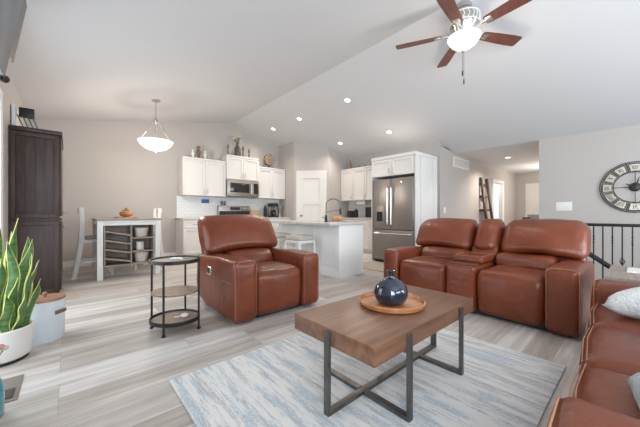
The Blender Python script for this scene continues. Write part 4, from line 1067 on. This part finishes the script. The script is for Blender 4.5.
for a in (0, PI/2, PI, 3*PI/2):
    b = MB(); b.tube([(.04*math.cos(a), -.03, .04*math.sin(a)), (R0*math.cos(a), -.03, R0*math.sin(a))], .005, 6); b.build('spoke', M['clockm'], ck)
b = MB(); b.lathe([(.0, 0), (.07, .004), (.075, .02), (.05, .035), (0, .04)], 28, Tr((0, -.012, 0)) @ Rot(PI/2, 'X')); b.build('hub', M['clockm'], ck)
b = MB(); b.tube([(0, -.055, 0), (-.05, -.055, .03), (-.11, -.055, .065)], [.006, .012, .003], 6); b.build('hand', M['clockm'], ck)
b = MB(); b.tube([(0, -.058, 0), (.03, -.058, .09), (.05, -.058, .17)], [.006, .012, .003], 6); b.build('hand', M['clockm'], ck)

# stair railing
rl = thing('stair_railing', 'black metal stair railing with thin balusters behind the sofas', 'railing', (5.33, 0, 0))
bx(-.03, .03, -1.9, 1.14, .885, .925, bev=.006).build('handrail', M['black'], rl)
bx(-.02, .02, -1.9, 1.14, .08, .10).build('bottom_rail', M['black'], rl)
for y in (1.17, -1.93): bx(-.045, .045, y-.045, y+.045, 0, 1.0, bev=.006).build('newel_post', M['black'], rl)
n = 0; y = .152+.0885*11
while y > -1.85:
    b = MB(); b.box(-.007, .007, y-.007, y+.007, .10, .885)
    i = round((.152-y)/.0885)
    if i % 4 == 0:
        for q in range(4):
            a0 = q*PI/2; b.tube([(.026*math.sin(PI*t/8)*math.cos(a0+t*.25), y+.026*math.sin(PI*t/8)*math.sin(a0+t*.25), .395+.08*t/8) for t in range(9)], .004, 5)
        b.lathe([(.012, .385), (.012, .395)], 8, Tr((0, y, 0))); b.lathe([(.012, .475), (.012, .485)], 8, Tr((0, y, 0)))
    else:
        for z in (.66, .70, .74) if i % 2 else (.30, .34): b.lathe([(.008, z), (.012, z+.008), (.008, z+.016)], 8, Tr((0, y, 0)))
    b.build('baluster', M['black'], rl); y -= .0885
b = MB(); b.tube([(5.48, .98, .88), (5.48, -1.2, -.80)], .032, 8)
sh = tag(b.build('stair_handrail', M['black']), 'thick dark handrail sloping down into the stairwell behind the balusters', 'handrail')

# end table between the sofas
et_ = thing('end_table', 'grey-brown wooden end table in the corner between the two sofas', 'end table', (0, 0, 0))
bx(2.90, 3.62, -.50, .17, .57, .60, bev=.004).build('tabletop', M['oakgrey'], et_)
for lx in (2.92, 3.54):
    for ly in (-.48, .09): bx(lx, lx+.06, ly, ly+.06, 0, .57).build('leg', M['oakgrey'], et_)
bx(2.94, 3.58, -.46, .13, .18, .20).build('shelf', M['oakgrey'], et_)
b = MB(); b.rbox(-.13, .13, -.05, .07, 0, .012, r=.005, n=3, k=2)
tag(b.build('remote_tray', M['ceramic']), 'flat white dish lying on the end table', 'dish', loc=(3.32, .0, .601))

# pillows on the three-seat sofa
def pillow(label, m, loc, rot, s=.24, t=.085):
    b = MB(); n = 16; g = {}
    for side in (1, -1):
        for i in range(n+1):
            for j in range(n+1):
                u, v = 2*i/n-1, 2*j/n-1
                e = (max(0, 1-u**4)*max(0, 1-v**4))**.5
                if side == -1 and e < 1e-6: g[(side, i, j)] = g[(1, i, j)]; continue
                k = 1-.08*(1-abs(u*v))*(abs(u)**3+abs(v)**3)/2*1.2
                p = Vector((u*s*k, v*s*k, side*t*e))
                p += noise.noise_vector(p*9)*.008
                g[(side, i, j)] = b.bm.verts.new(p)
        for i in range(n):
            for j in range(n):
                q = [g[(side, i, j)], g[(side, i+1, j)], g[(side, i+1, j+1)], g[(side, i, j+1)]]
                try: b.bm.faces.new(q if side == 1 else q[::-1])
                except ValueError: pass
    o = b.build('throw_pillow', m, None, angle=180); tag(o, label, 'pillow', 'pillows on the three-seat sofa')
    o.location = loc; o.rotation_euler = rot
pillow('fluffy white pillow at the far end of the long sofa', M['fluffy'], (2.30, -.13, .60), (math.radians(22), math.radians(-12), math.radians(160)), .22, .085)
pillow('pale blue-grey knitted pillow at the near end of the long sofa', M['knit'], (1.13, -.18, .60), (math.radians(20), 0, math.radians(185)), .20, .07)
